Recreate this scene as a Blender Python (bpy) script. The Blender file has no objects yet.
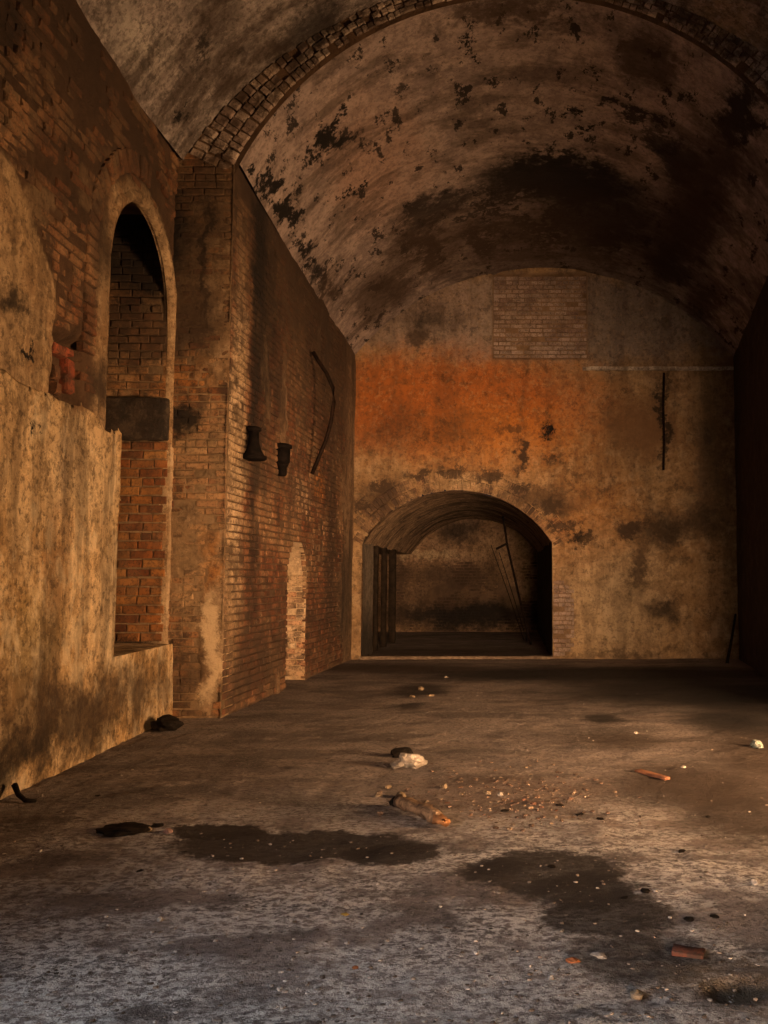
import bpy, bmesh, math, random
import numpy as np
from mathutils import Vector, Matrix, noise as mnoise

random.seed(7)
scene = bpy.context.scene
C = scene.collection

# ------------------------------------------------------------------ camera
F, CX, EYE = 900.0, 510.0, 1.5            # focal length in px, vanishing column, eye height
PITCH = math.atan(66 / 900)
cam_d = bpy.data.cameras.new('camera')
cam_d.sensor_fit = 'AUTO'; cam_d.sensor_width = 36
cam_d.lens = 36 * F / 1024
cam_d.shift_x = -(CX - 384) / 1024
cam_d.clip_start = 0.05; cam_d.clip_end = 200
cam = bpy.data.objects.new('camera', cam_d); C.objects.link(cam)
cam.location = (0, 0, EYE); cam.rotation_euler = (math.pi / 2 + PITCH, 0, 0)
scene.camera = cam

# ------------------------------------------------------------------ light and exposure
w = bpy.data.worlds.new('world'); scene.world = w; w.use_nodes = True
w.node_tree.nodes['Background'].inputs[0].default_value = (0.75, 0.8, 1.0, 1)
w.node_tree.nodes['Background'].inputs[1].default_value = 0.02
scene.view_settings.view_transform = 'Standard'; scene.view_settings.look = 'None'
scene.view_settings.gamma = 1; scene.view_settings.use_curve_mapping = False
scene.view_settings.exposure = 0.0

def area(name, loc, target, sx, sy, energy, color, spread=180):
    l = bpy.data.lights.new(name, 'AREA'); l.shape = 'RECTANGLE'; l.size = sx; l.size_y = sy
    l.energy = energy; l.color = color; l.spread = math.radians(spread)
    o = bpy.data.objects.new(name, l); C.objects.link(o); o.location = loc
    o.rotation_euler = (Vector(target) - Vector(loc)).to_track_quat('-Z', 'Z').to_euler()
    return o
# low evening daylight entering the wide doorway in the right wall of the front bay
area('doorway_daylight', (4.75, 4.3, 1.35), (-2.6, 8.6, 1.0), 2.4, 2.1, 2450, (1.0, 0.56, 0.265), 150)
# cool fill added for the near floor, set in an added left window
area('near_floor_fill', (-3.75, 1.3, 2.0), (1.0, 4.6, 0.0), 1.4, 1.6, 85, (0.80, 0.88, 1.0), 120)
# narrow beam added to brighten the back wall, from an added rear opening
area('back_wall_fill', (2.2, -4.1, 1.7), (-0.6, 16.9, 2.1), 2.4, 2.4, 150, (1.0, 0.62, 0.35), 34)

# ------------------------------------------------------------------ pixel helpers
def ray(u, v):
    x = (u - CX) / F; y = (512 - v) / F
    return Vector((x, math.cos(PITCH) - y * math.sin(PITCH), math.sin(PITCH) + y * math.cos(PITCH)))
def on_y(u, v, Y): d = ray(u, v); return d * (Y / d.y) + Vector((0, 0, EYE))
def on_x(u, v, X): d = ray(u, v); return d * (X / d.x) + Vector((0, 0, EYE))
def on_z(u, v, Z=0.0): d = ray(u, v); return d * ((Z - EYE) / d.z) + Vector((0, 0, EYE))
def project(p):
    d = Vector(p) - Vector((0, 0, EYE))
    a = d.y * math.cos(PITCH) + d.z * math.sin(PITCH)
    b = -d.y * math.sin(PITCH) + d.z * math.cos(PITCH)
    if a < 0.1: return None
    return CX + F * d.x / a, 512 - F * b / a

# ------------------------------------------------------------------ main dimensions (metres)
YR, YB, YE = 9.74, 16.87, 25.24           # rib face, back wall, end of passage
XF = -3.72                                # left wall, front bay
XRF = 3.96                                # right wall, front bay
RIB = (0.164, 4.50, 3.595, 6.14)          # circle cx, cz, R, springing height
BCK = (0.629, 2.789, 4.625, 5.66)
OUT = (0.164, 3.82, 4.47, 6.15)
TUN = (-0.99, 1.07, 2.08, 2.15)
def arc_pt(c, t, dr=0.0):
    cx, cz, R, zs = c
    a0 = math.acos(max(-1, min(1, (zs - cz) / R)))
    a = -a0 + 2 * a0 * t
    return cx + (R + dr) * math.sin(a), cz + (R + dr) * math.cos(a), a
def lerp_arc(y):
    k = (y - YR) / (YB - YR)
    return tuple(a + (b - a) * k for a, b in zip(RIB, BCK))
def on_vault(u, v):
    d = ray(u, v); y = 4.0
    while y < YB:
        p = d * (y / d.y) + Vector((0, 0, EYE))
        c = OUT if y < YR else lerp_arc(y)
        if math.hypot(p.x - c[0], p.z - c[1]) > c[2] and p.z > c[3] - .4: return p
        y += 0.03
    return on_y(u, v, YB)
LU = Vector((0.13, YB - YR, 0)).normalized()
def on_left(u, v):
    d = ray(u, v); o = Vector((0, 0, EYE)); n = Vector((LU.y, -LU.x, 0)); p0 = Vector((-3.09, YR, 0))
    return o + d * ((p0 - o).dot(n) / d.dot(n))
FROT = Matrix.Translation((XF, YR, 0)) @ Matrix.Rotation(math.radians(2.6), 4, 'Z') @ Matrix.Translation((-XF, -YR, 0))
def on_leftf(u, v, off=0.0):
    d = ray(u, v); o = Vector((0, 0, EYE)); n = FROT.to_3x3() @ Vector((1, 0, 0)); p0 = FROT @ Vector((XF + off, YR, 0))
    return o + d * ((p0 - o).dot(n) / d.dot(n))
def loc_leftf(u, v, off=0.0): return FROT.inverted() @ on_leftf(u, v, off)
PLANES = {'back': lambda u, v: on_y(u, v, YB), 'pier': lambda u, v: on_y(u, v, YR), 'end': lambda u, v: on_y(u, v, YE),
          'leftf': on_leftf, 'left': on_left, 'floor': on_z, 'vault': on_vault}
def stain(plane, u, v, ru, rv, col='soot_shade', k=1.0, soft=0.45):
    f = PLANES[plane]; p = f(u, v); a = f(u + ru, v) - p; b = f(u, v + rv) - p
    r = [max(abs(a[i]), abs(b[i])) for i in range(3)]
    lo = {'back': 1, 'pier': 1, 'end': 1, 'leftf': 0, 'left': 0, 'floor': 2}.get(plane)
    if lo is not None: r[lo] = 0.35
    r = [max(x, 0.05) for x in r]
    return (p, r, col, k, soft)

# ------------------------------------------------------------------ vectorised noise
def _h(i, j, k, s):
    n = (i * 374761393 + j * 668265263 + k * 2147483647 + s * 1274126177) & 0xFFFFFFFF
    n = ((n ^ (n >> 13)) * 1274126177) & 0xFFFFFFFF
    return ((n ^ (n >> 16)) & 0xFFFF) / 65535.0
def vnoise(x, y, z, s=0):
    xi, yi, zi = (np.floor(a).astype(np.int64) for a in (x, y, z))
    fx, fy, fz = x - xi, y - yi, z - zi
    fx, fy, fz = (f * f * (3 - 2 * f) for f in (fx, fy, fz))
    r = 0
    for a in (0, 1):
        for b in (0, 1):
            for c in (0, 1):
                wgt = (fx if a else 1 - fx) * (fy if b else 1 - fy) * (fz if c else 1 - fz)
                r = r + wgt * _h(xi + a, yi + b, zi + c, s)
    return r
def fbm(x, y, z=0.0, octv=4, s=0):
    x = np.asarray(x, float); y = np.asarray(y, float); z = np.zeros_like(x) + z
    r, a, t = 0, 0.5, 0
    for o in range(octv):
        r = r + a * vnoise(x, y, z, s + o * 17); t += a; a *= .5; x = x * 2.03; y = y * 2.03; z = z * 2.03
    return r / t
def sstep(a, b, x): 
    t = np.clip((x - a) / (b - a), 0, 1); return t * t * (3 - 2 * t)

# ------------------------------------------------------------------ materials
COL = {'soot_shade': (0.010, 0.008, 0.007), 'dark': (0.045, 0.028, 0.018), 'ochre': (0.50, 0.19, 0.03), 'orange': (0.37, 0.115, 0.024),  # the first black serves soot and also patches standing in for shade
       'pale': (0.62, 0.48, 0.30), 'white': (0.62, 0.57, 0.50), 'brown': (0.16, 0.085, 0.04), 'grey': (0.17, 0.14, 0.12),
       'wet': (0.030, 0.022, 0.017), 'red': (0.30, 0.07, 0.035), 'pink': (0.42, 0.28, 0.22), 'green': (0.13, 0.13, 0.05),
       'tan': (0.40, 0.27, 0.14)}
TINT = {(.27, .225, .20), 'orange', 'ochre', 'pale', 'tan', 'pink', 'grey', 'white', 'green', 'red'}
class NT:
    def __init__(s, name):
        s.m = bpy.data.materials.new(name); s.m.use_nodes = True; s.t = s.m.node_tree; s.t.nodes.clear()
        s.out = s.t.nodes.new('ShaderNodeOutputMaterial'); s.b = s.t.nodes.new('ShaderNodeBsdfPrincipled')
        s.t.links.new(s.b.outputs[0], s.out.inputs[0]); s.b.inputs['Roughness'].default_value = .9
        s.b.inputs['Specular IOR Level'].default_value = .25
        s.pos = s.t.nodes.new('ShaderNodeNewGeometry').outputs['Position']
    def set(s, sock, v):
        if isinstance(v, bpy.types.NodeSocket): s.t.links.new(v, sock)
        elif isinstance(v, (tuple, list, Vector)) and sock.type == 'RGBA': sock.default_value = tuple(v)[:3] + (1,)
        else: sock.default_value = v
    def math(s, op, a, b=0.0, clamp=False):
        n = s.t.nodes.new('ShaderNodeMath'); n.operation = op; n.use_clamp = clamp
        s.set(n.inputs[0], a); s.set(n.inputs[1], b); return n.outputs[0]
    def vec(s, op, a, b, out=0):
        n = s.t.nodes.new('ShaderNodeVectorMath'); n.operation = op
        s.set(n.inputs[0], a); s.set(n.inputs[1], b); return n.outputs[out]
    def noise(s, scale, detail=4, rough=.6, vec=None, out=0, dist=0.0):
        n = s.t.nodes.new('ShaderNodeTexNoise'); n.inputs['Scale'].default_value = scale
        n.inputs['Detail'].default_value = detail; n.inputs['Roughness'].default_value = rough
        n.inputs['Distortion'].default_value = dist
        s.set(n.inputs['Vector'], vec if vec is not None else s.pos); return n.outputs[out]
    def mr(s, v, a, b, c=0.0, d=1.0):
        n = s.t.nodes.new('ShaderNodeMapRange'); n.interpolation_type = 'SMOOTHSTEP'
        s.set(n.inputs[0], v)
        for i, x in enumerate((a, b, c, d)): s.set(n.inputs[i + 1], x)
        return n.outputs[0]
    def mix(s, f, a, b, mode='MIX'):
        n = s.t.nodes.new('ShaderNodeMix'); n.data_type = 'RGBA'; n.blend_type = mode
        s.set(n.inputs[0], f); s.set(n.inputs[6], a); s.set(n.inputs[7], b); return n.outputs[2]
    def attr(s, name):
        n = s.t.nodes.new('ShaderNodeAttribute'); n.attribute_name = name; return n.outputs['Fac']
    def blobs(s, col, lst, amp=0.35, scale=1.6):
        """stains and painted light or shade with a shape of their own, fixed to the surface"""
        if not lst: return col
        wn = s.noise(scale, 6, .68, out=1)
        wf = s.noise(scale * 5.5, 6, .75, out=1)
        wp = s.vec('ADD', s.pos, s.vec('MULTIPLY', s.vec('SUBTRACT', wn, (.5, .5, .5)), (amp * 3.2,) * 3))
        wp = s.vec('ADD', wp, s.vec('MULTIPLY', s.vec('SUBTRACT', wf, (.5, .5, .5)), (amp * 1.6,) * 3))
        for p, r, c, k, soft in lst:
            q = s.vec('MULTIPLY', s.vec('SUBTRACT', wp, tuple(p)), tuple(1 / x for x in r))
            f = s.mr(s.vec('LENGTH', q, (0, 0, 0), 1), 1 + soft, 1 - soft, 0.0, k)
            col = s.mix(f, col, COL[c] if isinstance(c, str) else c)
        return col
    def finish(s, col, height, strength=.6, dist=.02, rough=None):
        s.set(s.b.inputs['Base Color'], col)
        if rough is not None: s.set(s.b.inputs['Roughness'], rough)
        n = s.t.nodes.new('ShaderNodeBump'); n.inputs['Strength'].default_value = strength; n.inputs['Distance'].default_value = dist
        s.set(n.inputs['Height'], height); s.t.links.new(n.outputs[0], s.b.inputs['Normal'])
        return s.m
def wall_mat(name, c1, c2, c3, mortar=(0.20, 0.13, 0.08), stains=(), streak=0.5, amp=.35, axis='z', grime=.7, flake=0.0, chalk=.4, runs=0.0):
    """old lime plaster: three tones, sooty freckles, run-off streaks; mortar where the coat attribute is 0"""
    m = NT(name)
    st = {'z': (1, 1, .12), 'y': (1, .12, 1), 'x': (.12, 1, 1), 'r': (.30, .9, .30)}[axis]
    sp = m.vec('MULTIPLY', m.pos, st)
    n1 = m.noise(.75, 5, .6, dist=.4); n2 = m.noise(3.2, 7, .7); n3 = m.noise(17, 7, .75); n4 = m.noise(70, 3, .6)
    col = m.mix(m.mr(n1, .42, .58), c1, c2)
    col = m.mix(m.mr(n2, .47, .60), col, c3)
    col = m.blobs(col, [t for t in stains if t[2] in TINT], amp)
    col = m.mix(m.math('MULTIPLY', m.mr(m.noise(6.5, 8, .74, dist=.3), .46, .60), grime * .75), col, tuple(x * .36 for x in c2))
    col = m.mix(m.math('MULTIPLY', m.mr(n3, .49, .61), grime * .8), col, COL['dark'])
    col = m.mix(m.math('MULTIPLY', m.mr(m.noise(11, 8, .75), .53, .62), chalk), col, tuple(min(1, x * 1.5) for x in c3))
    if runs: col = m.mix(m.math('MULTIPLY', m.mr(m.noise(3.4, 8, .72, vec=m.vec('ADD', m.vec('MULTIPLY', m.pos, (1, 1, .65)), (3, 9, 0))), .50, .60), runs), col, (.80, .66, .44))
    s1 = m.noise(2.6, 7, .66, vec=sp)
    col = m.mix(m.math('MULTIPLY', m.mr(s1, .47, .60), streak), col, COL['dark'])
    if flake:
        fl = m.mr(m.noise(3.6, 9, .74, vec=m.vec('MULTIPLY', m.pos, (1, .55, 1))), .575, .595)
        col = m.mix(m.math('MULTIPLY', fl, flake), col, COL['soot_shade'])
    coat = m.attr('coat')
    mcol = m.mix(m.mr(n2, .35, .7), mortar, tuple(x * .45 for x in mortar))
    col = m.mix(coat, mcol, col)
    col = m.blobs(col, [t for t in stains if t[2] not in TINT], amp)
    h = m.math('ADD', m.math('MULTIPLY', n3, .8), m.math('ADD', m.math('MULTIPLY', n4, .35), n2))
    return m.finish(col, h, 1.0, .05)
def brick_mat(name, tones, stains=(), wash=.35, amp=.35, dirt=.8):
    m = NT(name)
    oi = m.t.nodes.new('ShaderNodeObjectInfo').outputs['Random']
    isl = m.t.nodes.new('ShaderNodeNewGeometry').outputs['Random Per Island']
    r = m.math('FRACT', m.math('ADD', oi, isl))
    rp = m.t.nodes.new('ShaderNodeValToRGB'); m.set(rp.inputs[0], r)
    el = rp.color_ramp.elements
    while len(el) < len(tones): el.new(.5)
    for i, c in enumerate(tones): el[i].position = i / (len(tones) - 1); el[i].color = c + (1,)
    n2 = m.noise(6, 6, .7); n3 = m.noise(34, 5, .7); n1 = m.noise(1.1, 5, .65)
    col = m.blobs(rp.outputs[0], [t[:3] + (t[3] * .7, t[4]) for t in stains if t[2] in TINT], amp)
    col = m.mix(m.math('MULTIPLY', m.mr(n2, .44, .60), dirt), col, COL['dark'])
    col = m.mix(m.math('MULTIPLY', m.mr(n1, .47, .58), wash), col, COL['tan'])
    col = m.mix(m.math('MULTIPLY', m.mr(n3, .50, .62), .6), col, COL['dark'])
    col = m.mix(m.math('MULTIPLY', m.mr(m.noise(2.4, 7, .7), .50, .60), dirt * .7), col, COL['dark'])
    col = m.blobs(col, [t for t in stains if t[2] not in TINT], amp)
    return m.finish(col, m.math('ADD', n3, n2), .7, .015)
def simple_mat(name, c1, c2, scale=12, rough=.85, metallic=0.0, bump=.5):
    m = NT(name); m.pos = m.t.nodes.new('ShaderNodeTexCoord').outputs['Object']
    n = m.noise(scale, 6, .65)
    col = m.mix(m.mr(n, .35, .65), c1, c2); m.b.inputs['Metallic'].default_value = metallic; m.b.inputs['Specular IOR Level'].default_value = .06 if max(c1) < .05 else .25
    return m.finish(col, n, bump, .01, rough)

# ------------------------------------------------------------------ mesh helpers
def tag(o, label=None, cat=None, group=None, kind=None):
    for k, v in (('label', label), ('category', cat), ('group', group), ('kind', kind)):
        if v: o[k] = v
    return o
def link(name, me, mat, parent=None, smooth=False):
    if mat and not me.materials: me.materials.append(mat)
    o = bpy.data.objects.new(name, me); C.objects.link(o)
    if parent: o.parent = parent
    if smooth:
        me.polygons.foreach_set('use_smooth', [True] * len(me.polygons))
    return o
def mesh_np(name, V, Fc, coat=None):
    me = bpy.data.meshes.new(name)
    me.from_pydata([tuple(v) for v in V], [], [tuple(f) for f in Fc]); me.update()
    if coat is not None:
        a = me.attributes.new('coat', 'FLOAT', 'POINT'); a.data.foreach_set('value', np.asarray(coat, np.float32))
    return me
def grid_faces(nu, nv, keep=None):
    i, j = np.meshgrid(np.arange(nu - 1), np.arange(nv - 1), indexing='ij')
    a = i * nv + j
    f = np.stack([a, a + nv, a + nv + 1, a + 1], -1)
    return f[keep] if keep is not None else f.reshape(-1, 4)

class Wall:
    """heightfield wall: P = O + u*U + v*Z + h*N, with openings given by a signed distance (negative inside)"""
    def __init__(s, name, O, U, N, u, v, res, mat, sdf=None, coat=None, relief=None, label=None, parent=None, kind='structure', seed=0):
        s.O, s.U, s.N = Vector(O), Vector(U), Vector(N); s.coatf = coat; s.sdf = sdf; s.seed = seed
        nu = max(2, int((u[1] - u[0]) / res) + 1); nv = max(2, int((v[1] - v[0]) / res) + 1)
        uu, vv = np.meshgrid(np.linspace(*u, nu), np.linspace(*v, nv), indexing='ij')
        keep = None
        if sdf is not None:
            d = sdf(uu, vv); e = 1e-3
            gx = (sdf(uu + e, vv) - sdf(uu - e, vv)) / (2 * e); gy = (sdf(uu, vv + e) - sdf(uu, vv - e)) / (2 * e)
            near = np.abs(d) < res * .75
            uu = np.where(near, uu - d * gx, uu); vv = np.where(near, vv - d * gy, vv)
            cu = (uu[:-1, :-1] + uu[1:, 1:]) / 2; cv = (vv[:-1, :-1] + vv[1:, 1:]) / 2
            keep = sdf(cu, cv) > 0
        s.u, s.v = u, v
        ct = coat(uu, vv) if coat else np.ones_like(uu)
        h = .020 * ct + .016 * (fbm(uu * 2.2, vv * 2.2, seed, 4, seed) - .5) * (0.3 + 1.6 * ct) + .010 * (fbm(uu * 11, vv * 11, seed, 3, seed + 5) - .5)
        if relief: h = h + relief(uu, vv)
        O_, U_, N_ = (np.array(x) for x in (s.O, s.U, s.N))
        V = O_ + uu[..., None] * U_ + vv[..., None] * np.array((0, 0, 1.)) + h[..., None] * N_
        me = mesh_np(name, V.reshape(-1, 3), grid_faces(nu, nv, keep), ct.ravel())
        s.o = link(name, me, mat, parent, True); tag(s.o, label, 'wall' if (label and not parent) else None, None, kind if not parent else None)
    def P(s, u, v, h=0.0): return s.O + s.U * u + Vector((0, 0, v)) + s.N * h

_bm = {}
def brick_mesh(k, mat):
    """unit brick (length 1, height 1, depth 1 behind the face at y=0): chipped chamfered box, 22 triangles"""
    key = (k, mat.name)
    if key in _bm: return _bm[key]
    rd = random.Random(k * 31 + 5)
    j = lambda a: rd.uniform(-a, a)
    V = []
    for z, ins in ((0.0, .06), (-.22, 0.0), (-1.0, 0.0)):
        for x, y in ((-.5, -.5), (.5, -.5), (.5, .5), (-.5, .5)):
            sx, sy = (1 - ins * .9), (1 - ins * 3.2)
            V.append((x * sx + j(.02), y * sy + j(.05), z + j(.07) * (z == 0)))
    Fc = [(0, 1, 2, 3)]
    for l in (0, 4):
        for a in range(4):
            b = (a + 1) % 4; Fc.append((l + a, l + 4 + a, l + 4 + b, l + b))
    me = mesh_np('brick', V, Fc); me.materials.append(mat); _bm[key] = me
    return me
def place_bricks(parent, items, mat, limit=300, name='brick', stuff='brick_courses'):
    """items: (matrix, ) of unit bricks. The largest in view become parts, the rest one joined part"""
    sc = []
    for M in items:
        p = project(M.translation); s = 0
        if p and -15 < p[0] < 783 and -15 < p[1] < 1039:
            s = 1 / max(.1, M.translation.y)
        sc.append(s)
    order = sorted(range(len(items)), key=lambda i: -sc[i])
    n = 0; rest = []
    for i in order:
        if n < limit and sc[i] > 0:
            o = bpy.data.objects.new(name, brick_mesh(random.randrange(8), mat)); C.objects.link(o)
            o.parent = parent; o.matrix_world = items[i]; n += 1
        else: rest.append(items[i])
    if rest:
        V, Fc = [], []
        for M in rest:
            me = brick_mesh(random.randrange(8), mat); b = len(V)
            V += [M @ v.co for v in me.vertices]; Fc += [tuple(b + k for k in p.vertices) for p in me.polygons]
        o = link(stuff, mesh_np(stuff, V, Fc), mat, parent); o['kind'] = 'stuff'
def brick_field(wall, u0, u1, v0, v1, mat, L=.235, Hc=.083, joint=.012, proud=.012, limit=300, parent=None, allow=None, miss=.03, jit=.006, rd=None, depth=.07):
    """running bond over a rectangle of a wall, cut at the openings and left out under the plaster coat"""
    rd = rd or random.Random(3); items = []
    nc = int((v1 - v0) / Hc)
    for c in range(nc):
        v = v0 + (c + .5) * Hc; u = u0 - (L * .5 if c % 2 else 0) - rd.uniform(0, .02)
        row = c % 6
        while u < u1:
            l = (L * .5 if row == 5 else L) * rd.uniform(.94, 1.06)
            a, b = max(u, u0), min(u + l, u1); u += l
            if b - a < .05: continue
            m = (a + b) / 2
            if wall.sdf is not None:
                da = float(wall.sdf(np.array(a + .02), np.array(v))); db = float(wall.sdf(np.array(b - .02), np.array(v)))
                if da < 0 and db < 0: continue
                if da < 0: a = min(b, a - da)
                if db < 0: b = max(a, b + db)
                if b - a < .05: continue
                m = (a + b) / 2
            if allow and not allow(m, v): continue
            if wall.coatf is not None and float(wall.coatf(np.array(m), np.array(v))) > .85: continue
            if rd.random() < miss: continue
            h = proud + rd.uniform(-jit, jit)
            R = Matrix((wall.U, Vector((0, 0, 1)), wall.N)).transposed().to_4x4()
            R = R @ Matrix.Rotation(rd.uniform(-.012, .012), 4, 'Z') @ Matrix.Diagonal((b - a - joint, Hc - joint * rd.uniform(.8, 1.5), depth, 1))
            R.translation = wall.P(m, v, h); items.append(R)
    place_bricks(parent or wall.o, items, mat, limit)
def arch_sdf(c, half, z0, zs):
    """opening: straight jambs from z0 to zs, semicircle above"""
    def f(u, v):
        dx = np.abs(u - c) - half
        rect = np.maximum(dx, np.maximum(z0 - v, v - zs))
        circ = np.sqrt((u - c) ** 2 + np.maximum(v - zs, 0) ** 2) - half
        return np.where(v > zs, circ, np.maximum(dx, z0 - v))
    return f
def rect_sdf(a, b, z0, z1): 
    return lambda u, v: np.maximum(np.maximum(a - u, u - b), np.maximum(z0 - v, v - z1))
def ell(u, v, cu, cv, ru, rv, s=0, amp=.5, sc=3.0):
    """0..1 mask of a ragged ellipse"""
    d = np.sqrt(((u - cu) / ru) ** 2 + ((v - cv) / rv) ** 2) + amp * (fbm(u * sc, v * sc, s, 4, s) - .5) * 2
    return sstep(1.12, .95, d)
def prism(name, pts, mat, parent=None):
    """quad box from 8 points"""
    return link(name, mesh_np(name, pts, [(0, 1, 2, 3), (7, 6, 5, 4), (0, 4, 5, 1), (1, 5, 6, 2), (2, 6, 7, 3), (3, 7, 4, 0)]), mat, parent)
def rough_box(name, lo, hi, mat, parent=None, seg=.05, amp=.008, seed=0, smooth=True):
    """box with a worn, uneven surface"""
    bm = bmesh.new(); lo, hi = Vector(lo), Vector(hi); d = hi - lo
    bmesh.ops.create_cube(bm, size=1)
    for v in bm.verts: v.co = Vector((lo[i] + (v.co[i] + .5) * d[i] for i in range(3)))
    bmesh.ops.bevel(bm, geom=list(bm.edges), offset=min(d) * .12, segments=1, affect='EDGES')
    for ax in range(3):
        n = min(60, int(d[ax] / seg))
        for k in range(1, n):
            co = Vector((0, 0, 0)); co[ax] = lo[ax] + d[ax] * k / n; no = Vector((0, 0, 0)); no[ax] = 1
            bmesh.ops.bisect_plane(bm, geom=list(bm.verts) + list(bm.edges) + list(bm.faces), plane_co=co, plane_no=no)
    for v in bm.verts:
        v.co += mnoise.noise_vector(v.co * 6 + Vector((seed, 0, 0))) * amp + mnoise.noise_vector(v.co * 19 + Vector((seed, 3, 0))) * amp * .5
    me = bpy.data.meshes.new(name); bm.to_mesh(me); bm.free()
    a = me.attributes.new('coat', 'FLOAT', 'POINT'); a.data.foreach_set('value', [1.0] * len(me.vertices))
    return link(name, me, mat, parent, smooth)
def tube(name, pts, r, mat, parent=None, n=8, taper=None):
    bm = bmesh.new(); rings = []
    pts = [Vector(p) for p in pts]
    for i, p in enumerate(pts):
        t = (pts[min(i + 1, len(pts) - 1)] - pts[max(i - 1, 0)]).normalized()
        a = t.cross(Vector((0, 0, 1)));  a = a.normalized() if a.length > 1e-3 else Vector((1, 0, 0)); b = t.cross(a)
        rr = r * (1 + (taper - 1) * i / (len(pts) - 1)) if taper else r
        rings.append([bm.verts.new(p + a * math.cos(2 * math.pi * k / n) * rr + b * math.sin(2 * math.pi * k / n) * rr) for k in range(n)])
    for x, y in zip(rings, rings[1:]):
        for k in range(n): bm.faces.new((x[k], x[(k + 1) % n], y[(k + 1) % n], y[k]))
    bm.faces.new(rings[0]); bm.faces.new(rings[-1][::-1])
    bmesh.ops.recalc_face_normals(bm, faces=bm.faces)
    me = bpy.data.meshes.new(name); bm.to_mesh(me); bm.free()
    return link(name, me, mat, parent, True)
def reveal(name, pts, depth, N, mat, parent=None, seg=10, label=None):
    """the sides of an opening: an outline swept into the wall"""
    V, Fc = [], []; n = len(pts)
    for k in range(seg + 1):
        for p in pts:
            q = Vector(p) - Vector(N) * (depth * k / seg)
            V.append(q + mnoise.noise_vector(q * 5) * .008)
    for k in range(seg):
        for i in range(n - 1): Fc.append((k * n + i, k * n + i + 1, (k + 1) * n + i + 1, (k + 1) * n + i))
    return link(name, mesh_np(name, V, Fc, [1] * len(V)), mat, parent, True)

# ================================================================== materials with their stains and painted light and shade
S = stain
vault_stains_shade = [*[S('vault', a, b, 34, 26, 'dark', .88, .6) for a, b in ((395, 285), (430, 255), (480, 238), (545, 232), (610, 238), (665, 262), (705, 300))], S('vault', 430, 205, 50, 12, 'soot_shade', .85, .4), S('vault', 560, 160, 60, 12, 'soot_shade', .95, .3), S('vault', 680, 165, 40, 14, 'soot_shade', .85, .4), S('vault', 255, 175, 10, 12, 'soot_shade', 1, .2), S('vault', 318, 275, 14, 22, 'soot_shade', .95, .3), S('vault', 338, 130, 26, 14, 'soot_shade', 1, .2), S('vault', 350, 108, 14, 8, 'soot_shade', 1, .2), S('vault', 278, 200, 16, 30, 'soot_shade', 1, .2), S('vault', 372, 300, 40, 26, 'dark', .8, .6), S('vault', 680, 255, 50, 40, 'soot_shade', .7, .7), S('vault', 316, 152, 14, 10, 'soot_shade', 1, .2), S('vault', 266, 186, 17, 20, 'soot_shade', 1, .2), S('vault', 288, 214, 18, 26, 'soot_shade', 1, .2), S('vault', 306, 252, 14, 22, 'soot_shade', 1, .25), S('vault', 330, 290, 12, 24, 'dark', .9, .5),
    S('vault', 355, 185, 9, 5, 'soot_shade', 1, .2), S('vault', 365, 142, 16, 5, 'soot_shade', .9, .3), S('vault', 400, 95, 12, 6, 'soot_shade', .8, .3),
    S('vault', 560, 180, 95, 24, 'soot_shade', .97, .35), S('vault', 490, 205, 100, 20, 'soot_shade', .85, .5), S('vault', 610, 212, 90, 22, 'soot_shade', .85, .5), S('vault', 420, 240, 60, 22, 'dark', .85, .6), S('vault', 545, 245, 150, 14, 'dark', .7, .6),
    S('vault', 600, 98, 26, 10, 'soot_shade', .95, .25), S('vault', 640, 118, 28, 9, 'soot_shade', .9, .25), S('vault', 590, 130, 18, 6, 'soot_shade', 1, .2), S('vault', 582, 72, 5, 12, 'soot_shade', 1, .2), S('vault', 465, 45, 8, 5, 'soot_shade', 1, .2), S('vault', 468, 57, 7, 4, 'soot_shade', 1, .2), S('vault', 660, 142, 30, 8, 'soot_shade', .8, .3), S('vault', 565, 112, 10, 6, 'soot_shade', 1, .2),
    S('vault', 650, 60, 50, 30, 'dark', .8, .5), S('vault', 740, 110, 34, 50, 'soot_shade', .95, .4), S('vault', 700, 200, 60, 70, 'dark', .9, .6), S('vault', 520, 10, 120, 14, 'dark', .8, .6),  # right-hand patches paint in the unlit side of the vault
    S('vault', 545, 208, 7, 4, 'white', .8), S('vault', 370, 170, 80, 60, 'pink', .85, .8), S('vault', 490, 120, 80, 30, 'grey', .4, .8)]
front_vault_stains_light = [S('vault', 290, 40, 70, 36, 'soot_shade', .7, .6), S('vault', 230, 90, 30, 30, 'dark', .7, .7), S('vault', 215, 20, 40, 20, 'dark', .6, .7), S('vault', 183, 100, 7, 12), S('vault', 180, 118, 6, 16), S('vault', 140, 45, 40, 34, 'white', .7, .8), S('vault', 260, 55, 70, 35, 'dark', .75, .7),  # the white patch paints a lit spot on the vault
    S('vault', 200, 45, 3, 20, 'soot_shade', .8), S('vault', 735, 25, 50, 40, 'tan', .6, .8), S('vault', 330, 12, 90, 20, 'soot_shade', .6, .8)]
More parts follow.
